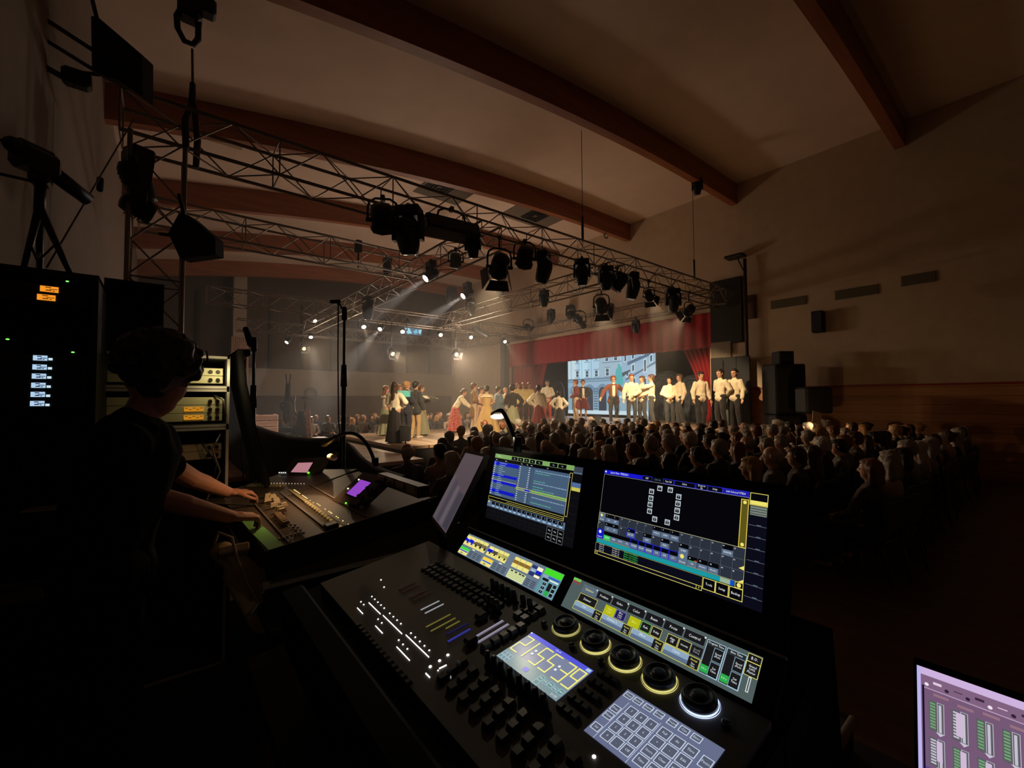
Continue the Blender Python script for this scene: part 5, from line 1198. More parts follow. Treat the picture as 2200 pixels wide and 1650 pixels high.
# display pods
def pod(px4, label, colr, base_y, tiltd, M0, wx, name='display_pod'):
    n = (M0.to_3x3() @ Vector((0, -math.sin(R(tiltd)), math.cos(R(tiltd)))))
    Wn = (snd.matrix_world.to_3x3() @ n).normalized(); P0 = snd.matrix_world @ (M0 @ Vector((wx[0], base_y, .03)))
    pts = [snd.matrix_world.inverted() @ onp(x, y, P0, Wn) for x, y in px4]
    c = sum(pts, Vector())/4; nl = (snd.matrix_world.to_3x3().inverted() @ Wn).normalized()
    ax = (pts[1]-pts[0]+pts[2]-pts[3]).normalized(); ay = nl.cross(ax)
    b = MB(); w2 = (pts[1]-pts[0]).length; qs = [c+(p-c)*1.25+(p-c).normalized()*.07 for p in pts]
    b.add([q-nl*.045 for q in qs]+[q for q in qs], [(3, 2, 1, 0), (4, 5, 6, 7), (0, 1, 5, 4), (1, 2, 6, 5), (2, 3, 7, 6), (3, 0, 4, 7)], m_snd); o = b.build(name, snd)
    b = MB(); qs2 = [c+(p-c)*1.12+nl*.0015 for p in pts]; b.quad(qs2, m_con); b.quad([p+nl*.003 for p in pts], colr); b.build('display', o)
    return o, c, ax, ay, nl, qs
o, c, ax, ay, nl, qs = pod([(776, 1031), (798, 1038), (765, 1069), (745, 1061)], 'purple', glow(142, 66, 190), .36, 26, SP, (-.35, 0))
for i in range(4):
    for j in range(4):
        p = c+(qs[2]-qs[3]).normalized()*(.09+.045*i)*1.0+(qs[1]-qs[2]).normalized()*(-.10+.055*j)
        b = MB(); b.tube(p, p+nl*.014, .009, .007, 10, m_gun if (i+j) % 3 else m_ln); b.build('rotary_knob', o)
for k, (dx, dy) in enumerate(((-.10, -.02), (-.09, .05), (.03, -.10))):
    p = c+(qs[1]-qs[0]).normalized()*dx+(qs[0]-qs[3]).normalized()*dy; b = MB(); b.ball(p+nl*.002, .005, glow(235, 245, 190, 1.2) if k < 2 else glow(110, 230, 60, 1.5), 6, 4); b.build('status_led', o)
o, c, ax, ay, nl, qs = pod([(641, 995), (673, 994), (660, 1016), (625, 1015)], 'pink', glow(178, 122, 132), .32, 30, SLt, (-.2, 0))
for i in range(4): p = c+(qs[3]-qs[2]).normalized()*(.12+.02*i)+(qs[3]-qs[0]).normalized()*.05; b = MB(); b.ball(p+nl*.003, .005, glow(230, 230, 220, 1), 6, 4); b.build('status_led', o)
p = c+(qs[2]-qs[3]).normalized()*.10+(qs[3]-qs[0]).normalized()*.05; b = MB(); b.ball(p+nl*.003, .008, glow(120, 235, 60, 1.5), 6, 4); b.build('status_led', o)
# black draped lid behind the sound desk
t = thing('draped_case_lid', 'black cloth draped over the case lid behind the sound desk', 'cloth', (1.38, 3.0, .45))
prof = [on(x, y, 0, 1.30) for x, y in ((488, 775), (505, 868), (520, 908), (545, 913), (575, 924), (620, 937), (670, 941), (720, 940), (735, 947), (748, 962), (765, 980), (800, 1000), (830, 1012), (862, 1022))]
b = MB(); vs = []
for p in prof:
    for dx, dz in ((-.10, -9), (-.09, -.06), (-.03, -.01), (.03, 0), (.11, -.06), (.13, -9)):
        vs.append((p.x+dx-1.38, p.y-3.0, (p.z+dz-.45) if dz > -5 else .0))
n = 6; b.add(vs, [(i*n+j, i*n+j+1, (i+1)*n+j+1, (i+1)*n+j) for i in range(len(prof)-1) for j in range(n-1)], m_blackcloth, True)
b.build('cloth', t)
t = thing('yellow_earmuffs', 'pair of small pale yellow rounded pads lying on the black cloth behind the sound desk', 'ear pads', at(714, 982, 2.26), BX)
for q in (-1, 1): b = MB(); b.ball((q*.024, 0, 0), .022, mat('pale_yellow_foam', (.85, .80, .32), .7), 14, 10, (1, .9, .75)); b.build('pad', t)
b = MB(); b.path([(-.04, .01, .0), (-.02, .02, .02), (.02, .02, .02), (.04, .01, 0)], .004, 6, m_gun); b.build('headband', t)
t = thing('patch_panel', 'low black strip with four pale labels at the back right corner of the sound desk', 'patch panel', at(862, 1040, 2.05), BX)
b = MB(); b.box((0, 0, 0), (.46, .06, .05), m_gun, bev=.005); b.build('strip_body', t)
for i in range(4): b = MB(); b.box((-.165+i*.11, -.031, .006), (.085, .006, .03), mat('pale_label', (.30, .26, .19), .7)); b.build('label_plate', t)
t = thing('metal_clip', 'small shiny metal clip between the two desks', 'clip', at(917, 1076, 1.98), BX)
b = MB(); b.cap((-.025, 0, 0), (.025, 0, 0), .005, .006, m_trim, 10, .6); b.tube((0, 0, -.02), (0, 0, 0), .003, n=6, m=m_trim); b.build('clip', t)
goose('long gooseneck lamp arching over the back of the sound desk', at(722, 940, 2.25), at(806, 996, 2.15), at(778, 905, 2.2), .0 or 5.0, (255, 200, 140), .009, False, Vector((-.6, .25, -1)), .08, cone=140)
# folded bag and cables at the operator's side
t = thing('cable_bag', 'crumpled tan bag with cable loops at the left front corner of the sound desk', 'bag', at(520, 1185, 1.62))
b = MB(); rr = random.Random(5); mb_ = mat('tan_canvas', (.45, .36, .2), .9, bump=.5, nscale=14)
b.cap((-.05, .12, -.02), (.09, -.04, -.16), .045, .05, mb_, 12, .5); b.cap((-.02, .05, -.10), (.06, -.08, -.24), .04, .05, mb_, 12, .5)
blob('bag_body', b, t, mb_, .008, 4)
b = MB(); b.path([(-.08, .10, .02), (-.07, .06, .07), (-.03, .03, .05), (-.01, .02, -.04), (.02, -.02, -.12), (.05, -.06, -.18), (.02, -.09, -.2)], .006, 6, mat('pale_cable', (.6, .52, .38), .5)); b.build('cable_loop', t)
b = MB(); b.box((-.02, .11, .03), (.10, .16, .03), mat('folder_tan', (.6, .5, .3), .7), T=Matrix.Rotation(R(-35), 4, 'X'), bev=.004); b.build('folder', t)
# pencil stick and stand bits on the front table
t = thing('wooden_stick', 'short reddish wooden stick lying in front of the lighting console, left side', 'stick', on(680, 1328, 2, 1.21))
a0, a1 = on(640, 1343, 2, 1.209)-t.location, on(722, 1306, 2, 1.209)-t.location; b = MB(); b.tube(a0, a1, .007, .006, 8, mat('red_wood', (.32, .09, .035), .45)); b.build('shaft', t); b = MB(); b.ball(a0, .008, mat('stick_tip', (.5, .4, .3), .4), 8, 6); b.build('tip', t)
# headphones/mouse between desks
t = thing('headphones', 'black headphones lying between the two desks', 'headphones', on(762, 1268, 2, 1.215), BX @ Matrix.Rotation(R(90), 3, 'X'))
for q in (-1, 1): b = MB(); b.T = Matrix.Rotation(R(90), 4, 'Y'); b.lathe([(.02, -.012+q*.06), (.034, -.008+q*.06), (.034, .008+q*.06), (.02, .012+q*.06)], 16, m_con); b.build('ear_cup', t)
b = MB(); b.path([(.07*math.cos(R(a_)), .0, .10*math.sin(R(a_))) for a_ in range(0, 181, 15)], .006, 6, m_con); b.build('headband', t)
# ------------------------------------------------------------------ laptop at the lower right
P = at(1976, 1430, .62)
t = thing('laptop', 'open laptop with a bright violet mixer window at the lower right of the view', 'laptop', P, BX)
LM = RX(84)
b = MB(); b.T = LM; b.box((.165, -.108, -.004), (.345, .232, .006), m_con, bev=.002); b.build('screen_lid', t)
b = MB(); b.box((.165, -.145, -.228), (.345, .24, .014), m_alud, bev=.004); kb_ = b.build('keyboard_base', t)
for r_ in range(4):
    b = MB()
    for i in range(12): b.box((.03+i*.0245, -.08-.022*r_, -.2195), (.019, .017, .003), m_con)
    b.build('key_row', kb_)
D = Disp(.335, .215); D.rect(0, 0, 1, 1, glow(116, 88, 118), 0); D.rect(0, 0, 1, .045, glow(205, 178, 222), 2); D.rect(0, .045, 1, .115, glow(128, 98, 128), 2)
D.rect(0, 0, .012, 1, glow(190, 180, 235), 3); D.rect(.016, .11, .022, 1, glow(18, 12, 40), 4); D.rect(.02, .118, 1, .125, glow(180, 150, 180), 3)
for i in range(16): D.rect(.05+i*.06, .07+.01*(i % 2), .075+i*.06, .085, glow(60, 40, 62) if i % 3 else glow(225, 205, 225), 4); D.disc(.03+i*.06, .098, .0022, glow(240, 225, 240) if i % 3 == 0 else glow(50, 34, 55), 5)
for i in range(14): D.rect(.05+i*.07, .14+.012*(i % 2), .095+i*.07, .155+.012*(i % 2), glow(150, 112, 128), 4)
LC, GN = glow(196, 190, 206), glow(110, 165, 110)
for i in range(14):
    x = .035+i*.068
    for blk, (y0, y1) in enumerate(((.19, .37), (.41, .58), (.70, .88))):
        D.rect(x, y0, x+.045, y1, glow(92, 92, 98), 3); D.rect(x+.03, y0+.01, x+.038, y1-.005, LC, 5); D.frame(x+.026, y0, x+.045, y1, .0006, LC, 4)
        for j in range(9): D.rect(x+.004, y0+.01+j*(y1-y0)*.1, x+.02, y0+.02+j*(y1-y0)*.1, GN if (i+blk) % 3 != 1 else LC, 5)
        if i % 3 == 1 or blk == 1: D.rect(x+.012+.01*blk, y0+.01, x+.034+.005*blk, y0+.03+(y1-y0)*rng.uniform(.2, .7), glow(205, 185, 212), 6)
        D.poly([(x+.02, y1), (x+.045, y1), (x+.033, y1+.02)], LC, 5)
D.rect(.02, .60, 1, .69, glow(92, 72, 140), 3)
D.build('display', t, LM @ Matrix.Translation((-.003, 0, .0006)))
# pale-edged case beside the laptop
t = thing('flight_case', 'dark flight case with a pale bent edge between the lighting console and the laptop', 'flight case', at(1800, 1560, 1.0))
M0 = t.location.copy(); A_, B_, Cc_ = at(1735, 1500, 1.0)-M0, at(1832, 1545, .92)-M0, at(1775, 1650, .80)-M0
b = MB(); mp_ = mat('worn_case_edge', (.20, .17, .14), .6); b.tube(A_, B_, .004, .007, 8, mp_); b.tube(B_, Cc_, .008, .012, 8, mp_); b.build('edge_trim', t)
b = MB(); dn = Vector((0, 0, -.35)); D4 = A_+Cc_-B_; b.add([A_, B_, Cc_, D4, A_+dn, B_+dn, Cc_+dn, D4+dn], [(0, 1, 2, 3), (7, 6, 5, 4), (0, 4, 5, 1), (1, 5, 6, 2), (2, 6, 7, 3), (3, 7, 4, 0)], m_black); b.build('case_body', t)
# ------------------------------------------------------------------ racks at the left
def rackbox(label, x0, x1, y0, y1, z0, z1, name='equipment_rack', grp=None):
    t = thing(name, label, 'rack', ((x0+x1)/2, (y0+y1)/2, z0), None, grp); w, d, h = x1-x0, y1-y0, z1-z0
    b = MB()
    for q in (-1, 1): b.box((q*(w/2-.01), 0, h/2), (.02, d, h), m_black)
    b.box((0, 0, .01), (w-.04, d, .02), m_black); b.box((0, 0, h-.01), (w, d, .02), m_black); b.box((0, d/2-.01, h/2), (w-.04, .02, h-.04), m_black); b.build('case_shell', t)
    b = MB(); me_ = m_rl if grp else m_black
    for q in (-1, 1): b.box((q*(w/2-.006), -d/2-.003, h/2), (.014, .008, h), me_)
    for z in (.007, h-.007): b.box((0, -d/2-.003, z), (w, .008, .014), me_)
    b.build('edge_trim', t); return t, w, d, h
def unit(t, w, d, z, hh, m, name='rack_unit', inset=.03):
    b = MB(); b.box((0, -d/2+inset, z+hh/2), (w-.06, .012, hh-.002), m, bev=.002); b.box((0, -d/2+inset+.15, z+hh/2), (w-.12, .28, hh-.006), m_con); return b.build(name, t)
m_dimface = mat('dark_faceplate', (.012, .012, .012), .55)
t, w_, d_, h_ = rackbox('tall black rack with two orange and six blue-white displays at the far left', -.85, -.23, 2.6, 3.15, 1.2, 2.50)
def facept(px, py, v): return on(px, py, 1, v)
def rdisp(t, px, py, wpx, hpx, m, name, v, n=4, m2=None):
    P = facept(px, py, v); Q = facept(px+wpx, py+wpx*.11, v); S_ = facept(px, py+hpx, v); o = t.location
    W2, H2 = abs(Q.x-P.x), abs(P.z-S_.z); D = Disp(W2, H2, .0004); D.rect(0, 0, 1, 1, m, 0)
    if m2:
        D.rect(.28, .1, .6, .28, m2, 2); D.rect(.5, .42, .95, .55, m2, 2); D.rect(.3, .6, .62, .8, m2, 2); D.rect(.68, .68, .8, .85, m2, 2)
    D.build(name, t, Matrix.Translation(P-o) @ Matrix(((1, 0, 0), (0, 0, -1), (0, 1, 0))).to_4x4())
vf = 2.6
for i, (px, py) in enumerate(((86, 613), (79.5, 631))):
    u_ = unit(t, w_, d_, facept(px, py+10, vf).z-1.2-.015, .044, m_dimface, 'receiver_unit', .004)
    rdisp(t, px, py, 40, 12.5, glow(245, 150, 40), 'orange_display', vf-.006, m2=glow(120, 62, 10))
for i in range(6):
    py = 763+i*19.7; px = 71-i*1.3
    u_ = unit(t, w_, d_, facept(px, py+6, vf).z-1.2-.020, .040, m_dimface, 'receiver_unit', .004)
    rdisp(t, px, py, 31, 11, glow(178, 208, 235), 'blue_display', vf-.006, m2=glow(18, 24, 60)); rdisp(t, px+33, py+6, 9, 5, glow(205, 232, 245), 'blue_display', vf-.006)
for px, py, r in ((145, 605, .004), (17, 729, .004), (157, 757, .004)):
    P = facept(px, py, vf)-t.location; b = MB(); b.ball((P.x, P.y-.005, P.z), r, glow(110, 225, 90, 2), 8, 5, (1.4, .6, .8)); b.build('green_led', t)
t, w_, d_, h_ = rackbox('lower black case under the far-left rack, a white paper lying on its edge', -.88, -.20, 2.45, 3.15, .45, 1.2, 'flight_case')
P = at(112, 1092, 1.82)
t = thing('shelf_board', 'small dark shelf in front of the far-left rack', 'shelf', (P.x, P.y, P.z), None); b = MB(); b.box((-.08, .06, -.014), (.5, .24, .02), m_black); b.build('board', t)
b = MB()
for q in (-.25, .1): b.box((q, .10, -.02-(P.z-.49)/2+.0), (.02, .02, P.z-.49), m_black)
b.build('bracket', t)
t = thing('paper_sheet', 'white paper lying on the dark shelf at the far left edge', 'paper', (P.x, P.y, P.z+.001), R(-10)); b = MB(); b.box((0, .01, 0), (.17, .11, .002), mat('paper_left', (.75, .68, .6), .8)); b.build('sheet', t)
# second rack column: three stacked cases with pale gear
m_gear = mat('pale_faceplate', (.62, .58, .36), .45)
cx0, cx1, vy0, vy1 = -.26, .30, 3.02, 3.5
zs = [.45, 1.28, 1.80, 2.02, 2.22]
zt = lambda py, px=460: on(px, py, 1, vy0).z
z_a, z_b, z_c = zt(835), zt(917), zt(765)
t1, w_, d_, h_ = rackbox('upper case of the right-hand rack stack, two pale units showing', cx0, cx1, vy0, vy1, z_a, z_c, 'rack_case', 'stacked rack cases behind the operator')
t2, _, _, h2 = rackbox('middle case of the rack stack with amber displays on pale units', cx0, cx1, vy0, vy1, z_b, z_a-.004, 'rack_case', 'stacked rack cases behind the operator')
t3, _, _, h3 = rackbox('lowest visible case of the rack stack with cables in front of a pale unit', cx0, cx1, vy0, vy1, .45, z_b-.004, 'rack_case', 'stacked rack cases behind the operator')
for t, top, rows in ((t1, zt(790)-z_a, 2), (t2, zt(853)-z_b, 3), (t3, zt(952)-.45, 2)):
    for k in range(rows):
        hh = (zt(853)-zt(905))/3 if t is t2 else (.046)
        u_ = unit(t, w_-(.0), d_, top-(k+1)*hh, hh, m_gear if t is not t3 else mat('tan_faceplate', (.42, .32, .22), .5), 'receiver_unit', .03)
        z = top-(k+.5)*hh
        if t is t2 and k:
            D = Disp(.09, hh*.55, .0004); D.rect(0, 0, 1, 1, glow(190, 125, 30), 0)
            for q in range(5): D.rect(.05+q*.19, .2+.3*(q % 2), .2+q*.19, .35+.3*(q % 2), glow(90, 50, 10), 2)
            D.build('amber_display', u_, Matrix.Translation((.07, -d_/2+.02, z+hh*.3)) @ Matrix(((1, 0, 0), (0, 0, -1), (0, 1, 0))).to_4x4())
        for x in (.19, .225):
            b = MB(); b.tube((x, -d_/2+.025, z), (x, -d_/2+.005, z-.004), .011, .009, 10, m_gun); b.build('knob', u_)
b = MB(); b.path([(.24, -.25, h3-.04), (.20, -.28, h3-.12), (.24, -.27, h3-.25), (.18, -.26, h3-.4), (.23, -.26, h3-.6)], .006, 6, m_trim); b.path([(.15, -.25, h3-.08), (.22, -.29, h3-.2), (.2, -.27, h3-.36)], .005, 6, m_gun); b.build('cable', t3)
b = MB(); b.path([(.20, -.21, h2-.03), (.25, -.27, h2-.06), (.262, -.27, h2-.16)], .006, 6, m_trim); b.build('cable', t2)
l = link_light('rack_light', 'AREA', None, .34, (1, .84, .42), shape='RECTANGLE', size=.10, size_y=.03); l.location = (.18, vy0-.20, z_a+.10)
l.rotation_euler = (Vector((0, 1, -.35)).to_track_quat('-Z', 'Y')).to_euler()
rl = thing('rack_lamp', 'small hooded lamp lighting the rack stack', 'lamp', (.18, vy0-.21, z_a+.115)); b = MB(); b.box((0, 0, 0), (.12, .03, .02), m_gun, bev=.004); b.build('lamp_hood', rl); b = MB(); b.path([(0, 0, .005), (0, .03, .05), (0, .10, z_c-z_a-.10), (0, .24, z_c-z_a-.115)], .005, 6, m_gun); b.build('neck', rl); l.parent = rl; l.location = (.07, .08, -.02)
A_ = on(224, 640, 1, 3.05); B_ = on(352, 640, 1, 3.05)
t, *_r = rackbox('small black case standing on top of the rack stack', A_.x, min(B_.x, cx1), 3.04, 3.4, z_c+.001, on(300, 606, 1, 3.04).z, 'flight_case')
# curved black drape at the right side of the rack stack
t = thing('side_drape', 'black drape hanging beside the rack stack', 'drape', (.36, 3.3, .45)); b = MB()
prof = [(-.02, z_c-.45+.05), (.0, 1.6), (.05, 1.35), (.13, 1.0), (.2, .0)]
vs = []
for x, z in prof:
    for y in (-.28, .25): vs.append((x, y, z))
    for y in (.25, -.28): vs.append((x+.03, y, z))
b.add(vs, [(i*4+j, i*4+(j+1) % 4, (i+1)*4+(j+1) % 4, (i+1)*4+j) for i in range(4) for j in range(4)], m_blackcloth, True); b.build('cloth', t)
# ------------------------------------------------------------------ camera on tripod on the far-left rack
Pc = at(88, 352, 1.98); top = 2.50
t = thing('video_camera', 'small video camera with a long lens on a tripod above the far-left rack', 'camera', Pc, R(-48))
b = MB(); b.box((0, -.02, 0), (.11, .15, .10), m_gun, bev=.02); b.box((0, -.02, .06), (.035, .14, .03), m_gun, bev=.01); b.ball((0, -.10, .03), .035, m_gun); b.build('camera_body', t)
b = MB(); b.T = Matrix.Rotation(R(-22), 4, 'X'); b.tube((0, .04, -.0), (0, .21, -.0), .036, .032, 16, m_gun); b.build('lens', t)
b = MB(); b.path([(0, -.1, .04), (-.03, -.16, .03), (-.05, -.22, -.02)], .006, 6, m_gun); b.build('cable', t)
tp = thing('tripod', 'black tripod carrying the video camera on the far-left rack', 'tripod', (Pc.x, Pc.y, top)); hh = Pc.z-top
b = MB(); b.box((0, 0, hh-.075), (.07, .09, .045), m_gun, bev=.01); b.tube((0, 0, hh-.22), (0, 0, hh-.09), .02, m=m_gun); b.tube((0, 0, hh-.09), (-.14, -.10, hh-.12), .007, m=m_gun); b.build('pan_head', tp)
for q, (px, py) in enumerate(((158, 573), (45, 575), (88, 560))):
    F_ = at(px, py, 1.98 if q < 2 else 2.2); F_.z = top+.005; F_.x = max(min(F_.x, -.27), -.84); F_.y = max(F_.y, 2.63); d = F_-tp.location
    b = MB(); b.tube((0, 0, hh-.2), d, .016, .010, 8, m_gun); b.tube((0, 0, hh-.45), d*.5+Vector((0, 0, (hh-.2)*.5)), .005, n=6, m=m_gun); b.build('leg', tp)
# ------------------------------------------------------------------ microphone stands
def stand_(label, top, foot, sleeve, wire):
    T_ = Vector(top); t = thing('microphone_stand', label, 'stand', (T_.x, T_.y, 0)); h = T_.z; lean = Vector((foot.x-T_.x, foot.y-T_.y, 0))*0
    b = MB(); b.tube((0, 0, .05), (0, 0, sleeve), .017, m=m_gun); b.build('lower_tube', t)
    b = MB(); b.tube((0, 0, sleeve), (0, 0, h), .010, m=m_gun); b.build('upper_tube', t)
    b = MB(); b.tube((0, 0, sleeve-.07), (0, 0, sleeve+.09), .023, .019, 12, m_gun); b.build('clutch', t)
    for k in range(3): a_ = k*2*PI/3+.4; b = MB(); b.tube((0, 0, .12), (.32*math.cos(a_), .32*math.sin(a_), .01), .012, m=m_gun); b.build('leg', t)
    b = MB(); b.cap((0, 0, h-.04), (0, 0, h+.03), .022, .018, m_gun); b.build('clamp', t)
    return t
P1 = at(546, 738, 3.1); t = stand_('shorter black microphone stand in front of the wooden crates, at the left', P1, P1, 1.95+.02, None)
b = MB(); b.cap((-.02, 0, P1.z+.0), (-.05, .02, P1.z+.10), .028, .02, m_gun); b.ball((-.045, 0, P1.z-.07), .028, m_gun); b.build('microphone', t)
b = MB(); b.path([(-.05, .0, P1.z-.08), (-.055, .0, P1.z-.4), (-.065, .0, P1.z-.8), (-.03, 0, P1.z-1.2)], .004, 6, m_gun); b.build('cable', t)
P2 = at(740, 672, 3.2); t = stand_('tall black microphone stand before the stage, left of the cream-bloused actor', P2, P2, 2.12, None)
b = MB(); d0 = at(727, 648, 3.2)-P2; b.tube((0, 0, P2.z), (d0.x, d0.y, P2.z+d0.z), .007, m=m_gun); b.cap((d0.x, d0.y, P2.z+d0.z), (d0.x-.04, d0.y+.03, P2.z+d0.z), .018, .014, m_gun); b.build('boom_arm', t)
b = MB(); b.path([(d0.x, d0.y, P2.z+d0.z), (d0.x, d0.y, P2.z-.3), (d0.x*.8, d0.y*.8, P2.z-.8), (0, 0, 1.5)], .005, 6, m_gun); b.build('cable', t)
# ------------------------------------------------------------------ the sound operator
yaw = -PI/2
op = thing('person', 'sound operator in a black T-shirt standing at the sound desk, both hands on the faders', 'person', (-.13, 2.09, .40), yaw)
b = MB(); c = b.cap
for q in (-1, 1):
    c((q*.095, -.02, .93), (q*.10, .02, .50), .095, .062); c((q*.10, .02, .50), (q*.11, -.03, .08), .06, .038); c((q*.11, -.05, .05), (q*.13, .13, .035), .04, .034)
c((-.08, -.02, .96), (.08, -.02, .96), .125, .125, flat=.85); c((0, -.03, 1.0), (0, .03, 1.32), .145, .165, flat=.68); c((-.15, .02, 1.40), (.15, .02, 1.40), .068, .068)
c((0, .03, 1.40), (0, .09, 1.56), .062, .058)
hc = Vector((0, .115, 1.625)); HM = Matrix.Translation(hc) @ Matrix.Rotation(R(82), 4, 'Z') @ Matrix.Rotation(R(-24), 4, 'X')
for p, r_, fl in (((0, -.015, .035), .092, (.88, 1.1, 1.05)), ((0, 0, -.02), .082, (.9, 1.08, 1)), ((0, .03, -.065), .058, (1, 1, 1)), ((0, .05, -.09), .033, (1, 1, 1))): b.ball(HM @ Vector(p), r_, n=16, k=12, flat=fl)
c(HM @ Vector((0, .085, .02)), HM @ Vector((0, .112, -.015)), .011, .017); c(HM @ Vector((-.04, .075, .042)), HM @ Vector((.04, .075, .042)), .014, .014)
for q in (-1, 1): c(HM @ Vector((q*.082, -.02, .02)), HM @ Vector((q*.088, -.025, -.02)), .021, .014, flat=.5)
def hand(W, K, side, up, curl, q):
    """W wrist, K knuckle centre, side from little finger to thumb"""
    d = (K-W).normalized(); side = (side-d*side.dot(d)).normalized(); n_ = up
    b.cap(W, W+d*.035, .028, .032, flat=.72, hint=side); b.cap(W+d*.02-side*.012, K-side*.016, .030, .026, flat=.55, hint=side); b.cap(W+d*.02+side*.012, K+side*.018, .030, .024, flat=.55, hint=side)
    for k, (o_, L_, cu) in enumerate(((.031, .074, curl), (.011, .083, curl*1.1), (-.010, .077, curl*1.15), (-.029, .060, curl*1.25))):
        a = K+side*o_-d*.004; r_ = .0095 if k < 3 else .0085; dd = d.copy()
        for j, f in enumerate((.45, .32, .26)):
            ax_ = side; dd = (Matrix.Rotation(-R(cu*(1+.35*j))*q, 3, ax_) @ dd).normalized(); e_ = a+dd*L_*f; b.cap(a, e_, r_, r_*.93, n=10); a = e_; r_ *= .93
    t0 = W+d*.028+side*.022; t1_ = t0+(d*.6+side*.75-n_*.25).normalized()*.040; t2_ = t1_+(d*.9+side*.35-n_*.35).normalized()*.032; t3_ = t2_+(d*.95+side*.1-n_*.3).normalized()*.026
    b.cap(t0, t1_, .017, .0125, n=10); b.cap(t1_, t2_, .0122, .0108, n=10); b.cap(t2_, t3_, .0108, .0092, n=10)
inv = op.matrix_world.inverted()
loc = lambda x, y, z: inv @ Vector((x, y, z))
rs, re = Vector((.19, .02, 1.39)), loc(-.02, 2.06, 1.60)
rw, rk = loc(.22, 2.13, 1.475), loc(.305, 2.16, 1.455)
ls, le = Vector((-.19, .03, 1.39)), loc(.10, 2.46, 1.60)
lw, lk = loc(.26, 2.60, 1.49), loc(.345, 2.64, 1.475)
for s_, e_, w2 in ((rs, re, rw), (ls, le, lw)): c(s_, e_, .056, .046); c(e_, e_.lerp(w2, .35), .044, .043); c(e_.lerp(w2, .35), w2, .043, .028)
up = Vector((0, 0, 1))
hand(rw, rk, Vector((-1, .25, 0)), up, 22, -1); hand(lw, lk, Vector((1, .1, .0)), up, 20, 1)
o = blob('body', b, op, mat('skin_operator', (.42, .19, .12), .6), .0055, 3, .4); o['face'] = [1.0, *(HM @ Vector((0, 0, -.01))), *HM.to_3x3().col[0], *HM.to_3x3().col[1], *HM.to_3x3().col[2]]
b = MB(); c = b.cap; c((0, -.03, 1.0), (0, .03, 1.32), .185, .205, flat=.78); c((-.16, .02, 1.40), (.16, .02, 1.40), .095, .095); c((-.03, -.02, .93), (.03, -.02, .93), .165, .165, flat=.85); c((0, .03, 1.42), (0, .045, 1.47), .078, .068)
for s_, e_ in ((rs, re), (ls, le)): c(s_, s_.lerp(e_, .62), .072, .066)
blob('t_shirt', b, op, mat('black_tshirt', (.003, .003, .003), .95, spec=.1), .010, 3)
b = MB(); c = b.cap
for q in (-1, 1): c((q*.095, -.02, .93), (q*.10, .02, .50), .112, .08); c((q*.10, .02, .50), (q*.11, -.03, .10), .078, .062)
c((-.08, -.02, .96), (.08, -.02, .96), .14, .14, flat=.88); blob('trousers', b, op, mat('black_jeans', (.003, .003, .003), .95, spec=.1), .014, 2)
b = MB()
for q in (-1, 1): b.cap((q*.11, -.05, .05), (q*.135, .15, .04), .05, .042)
blob('shoes', b, op, m_shoe, .012, 2)
b = MB(); rr = random.Random(9)
b.ball(HM @ Vector((0, -.04, .058)), .122, n=16, k=12, flat=(.98, 1.03, .98)); b.ball(HM @ Vector((0, -.065, .0)), .092, flat=(1, .8, 1))
for _ in range(150):
    d = Vector((rr.uniform(-1, 1), rr.uniform(-1, .6), rr.uniform(-.5, 1))).normalized()
    if d.y > 0 and d.z < .35: continue
    b.ball(HM @ (Vector((0, -.035, .055))+Vector((d.x*.128, d.y*.125, d.z*.118))), .021, n=6, k=4)
blob('hair', b, op, hairm('dark'), .007, 2)
# ------------------------------------------------------------------ things around the hall
def prism(name, label, cat, pts, Z, depth, m, parts=None, group=None, dirv=None):
    """cabinet with the given outline, Z metres away, depth metres deep"""
    P = [at(x, y, Z) for x, y in pts]; c = sum(P, Vector())/len(P); d = (dirv or HF)*depth
    t = thing(name, label, cat, c, None, group); n = len(P); b = MB()
    b.add([p-c for p in P]+[p-c+d for p in P], [tuple(range(n))[::-1], tuple(range(n, 2*n))]+[(i, (i+1) % n, n+(i+1) % n, n+i) for i in range(n)], m); o = b.build('cabinet', t)
    bv = o.modifiers.new('b', 'BEVEL'); bv.width = .012; bv.segments = 2; return t, [p-c for p in P], d
m_spk = mat('speaker_black', (.005, .005, .006), .7); m_grill = mat('speaker_grille', (.02, .02, .022), .8, bump=.3, nscale=200)
for lab, pts, Z in (('black wedge-shaped loudspeaker high up at the left, above the front truss', ((194, 32), (210, 36), (304, 116), (304, 206), (250, 170), (196, 148)), 4.6),
                    ('black wedge-shaped loudspeaker hanging at the truss tower, at the left', ((384, 456), (404, 462), (461, 510), (462, 546), (386, 556), (360, 500)), 4.9)):
    t, P, d = prism('wedge_loudspeaker', lab, 'loudspeaker', pts, Z, .16, m_spk)
    b = MB(); b.tube(P[0]+d*.5, P[0]+d*.5+Vector((-.05, .05, .25)), .02, m=m_gun); b.tube(P[-1]+d*.5, P[-1]+d*.5+Vector((-.12, .1, .02)), .02, m=m_gun); b.build('bracket', t)
    b = MB(); q = [P[1].lerp(P[-1], .12), P[2].lerp(P[-1], .10), P[3].lerp(P[-1], .10), P[4].lerp(P[0], .15)]; b.quad([v-HF*.006 for v in q], m_grill); b.build('grille', t)
F('moving', at(296, 392, 5.0), .72, at(296, 392, 5.0)+Vector((1.2, .5, -3)), 'dark moving head hung at the left side of the truss tower', name='moving_head_light')
F('fresnel', at(302, 448, 5.05), .62, at(302, 448, 5.05)+Vector((3, 1.0, -1.0)), 'dark round spotlight just below the tower moving head', doors=False)
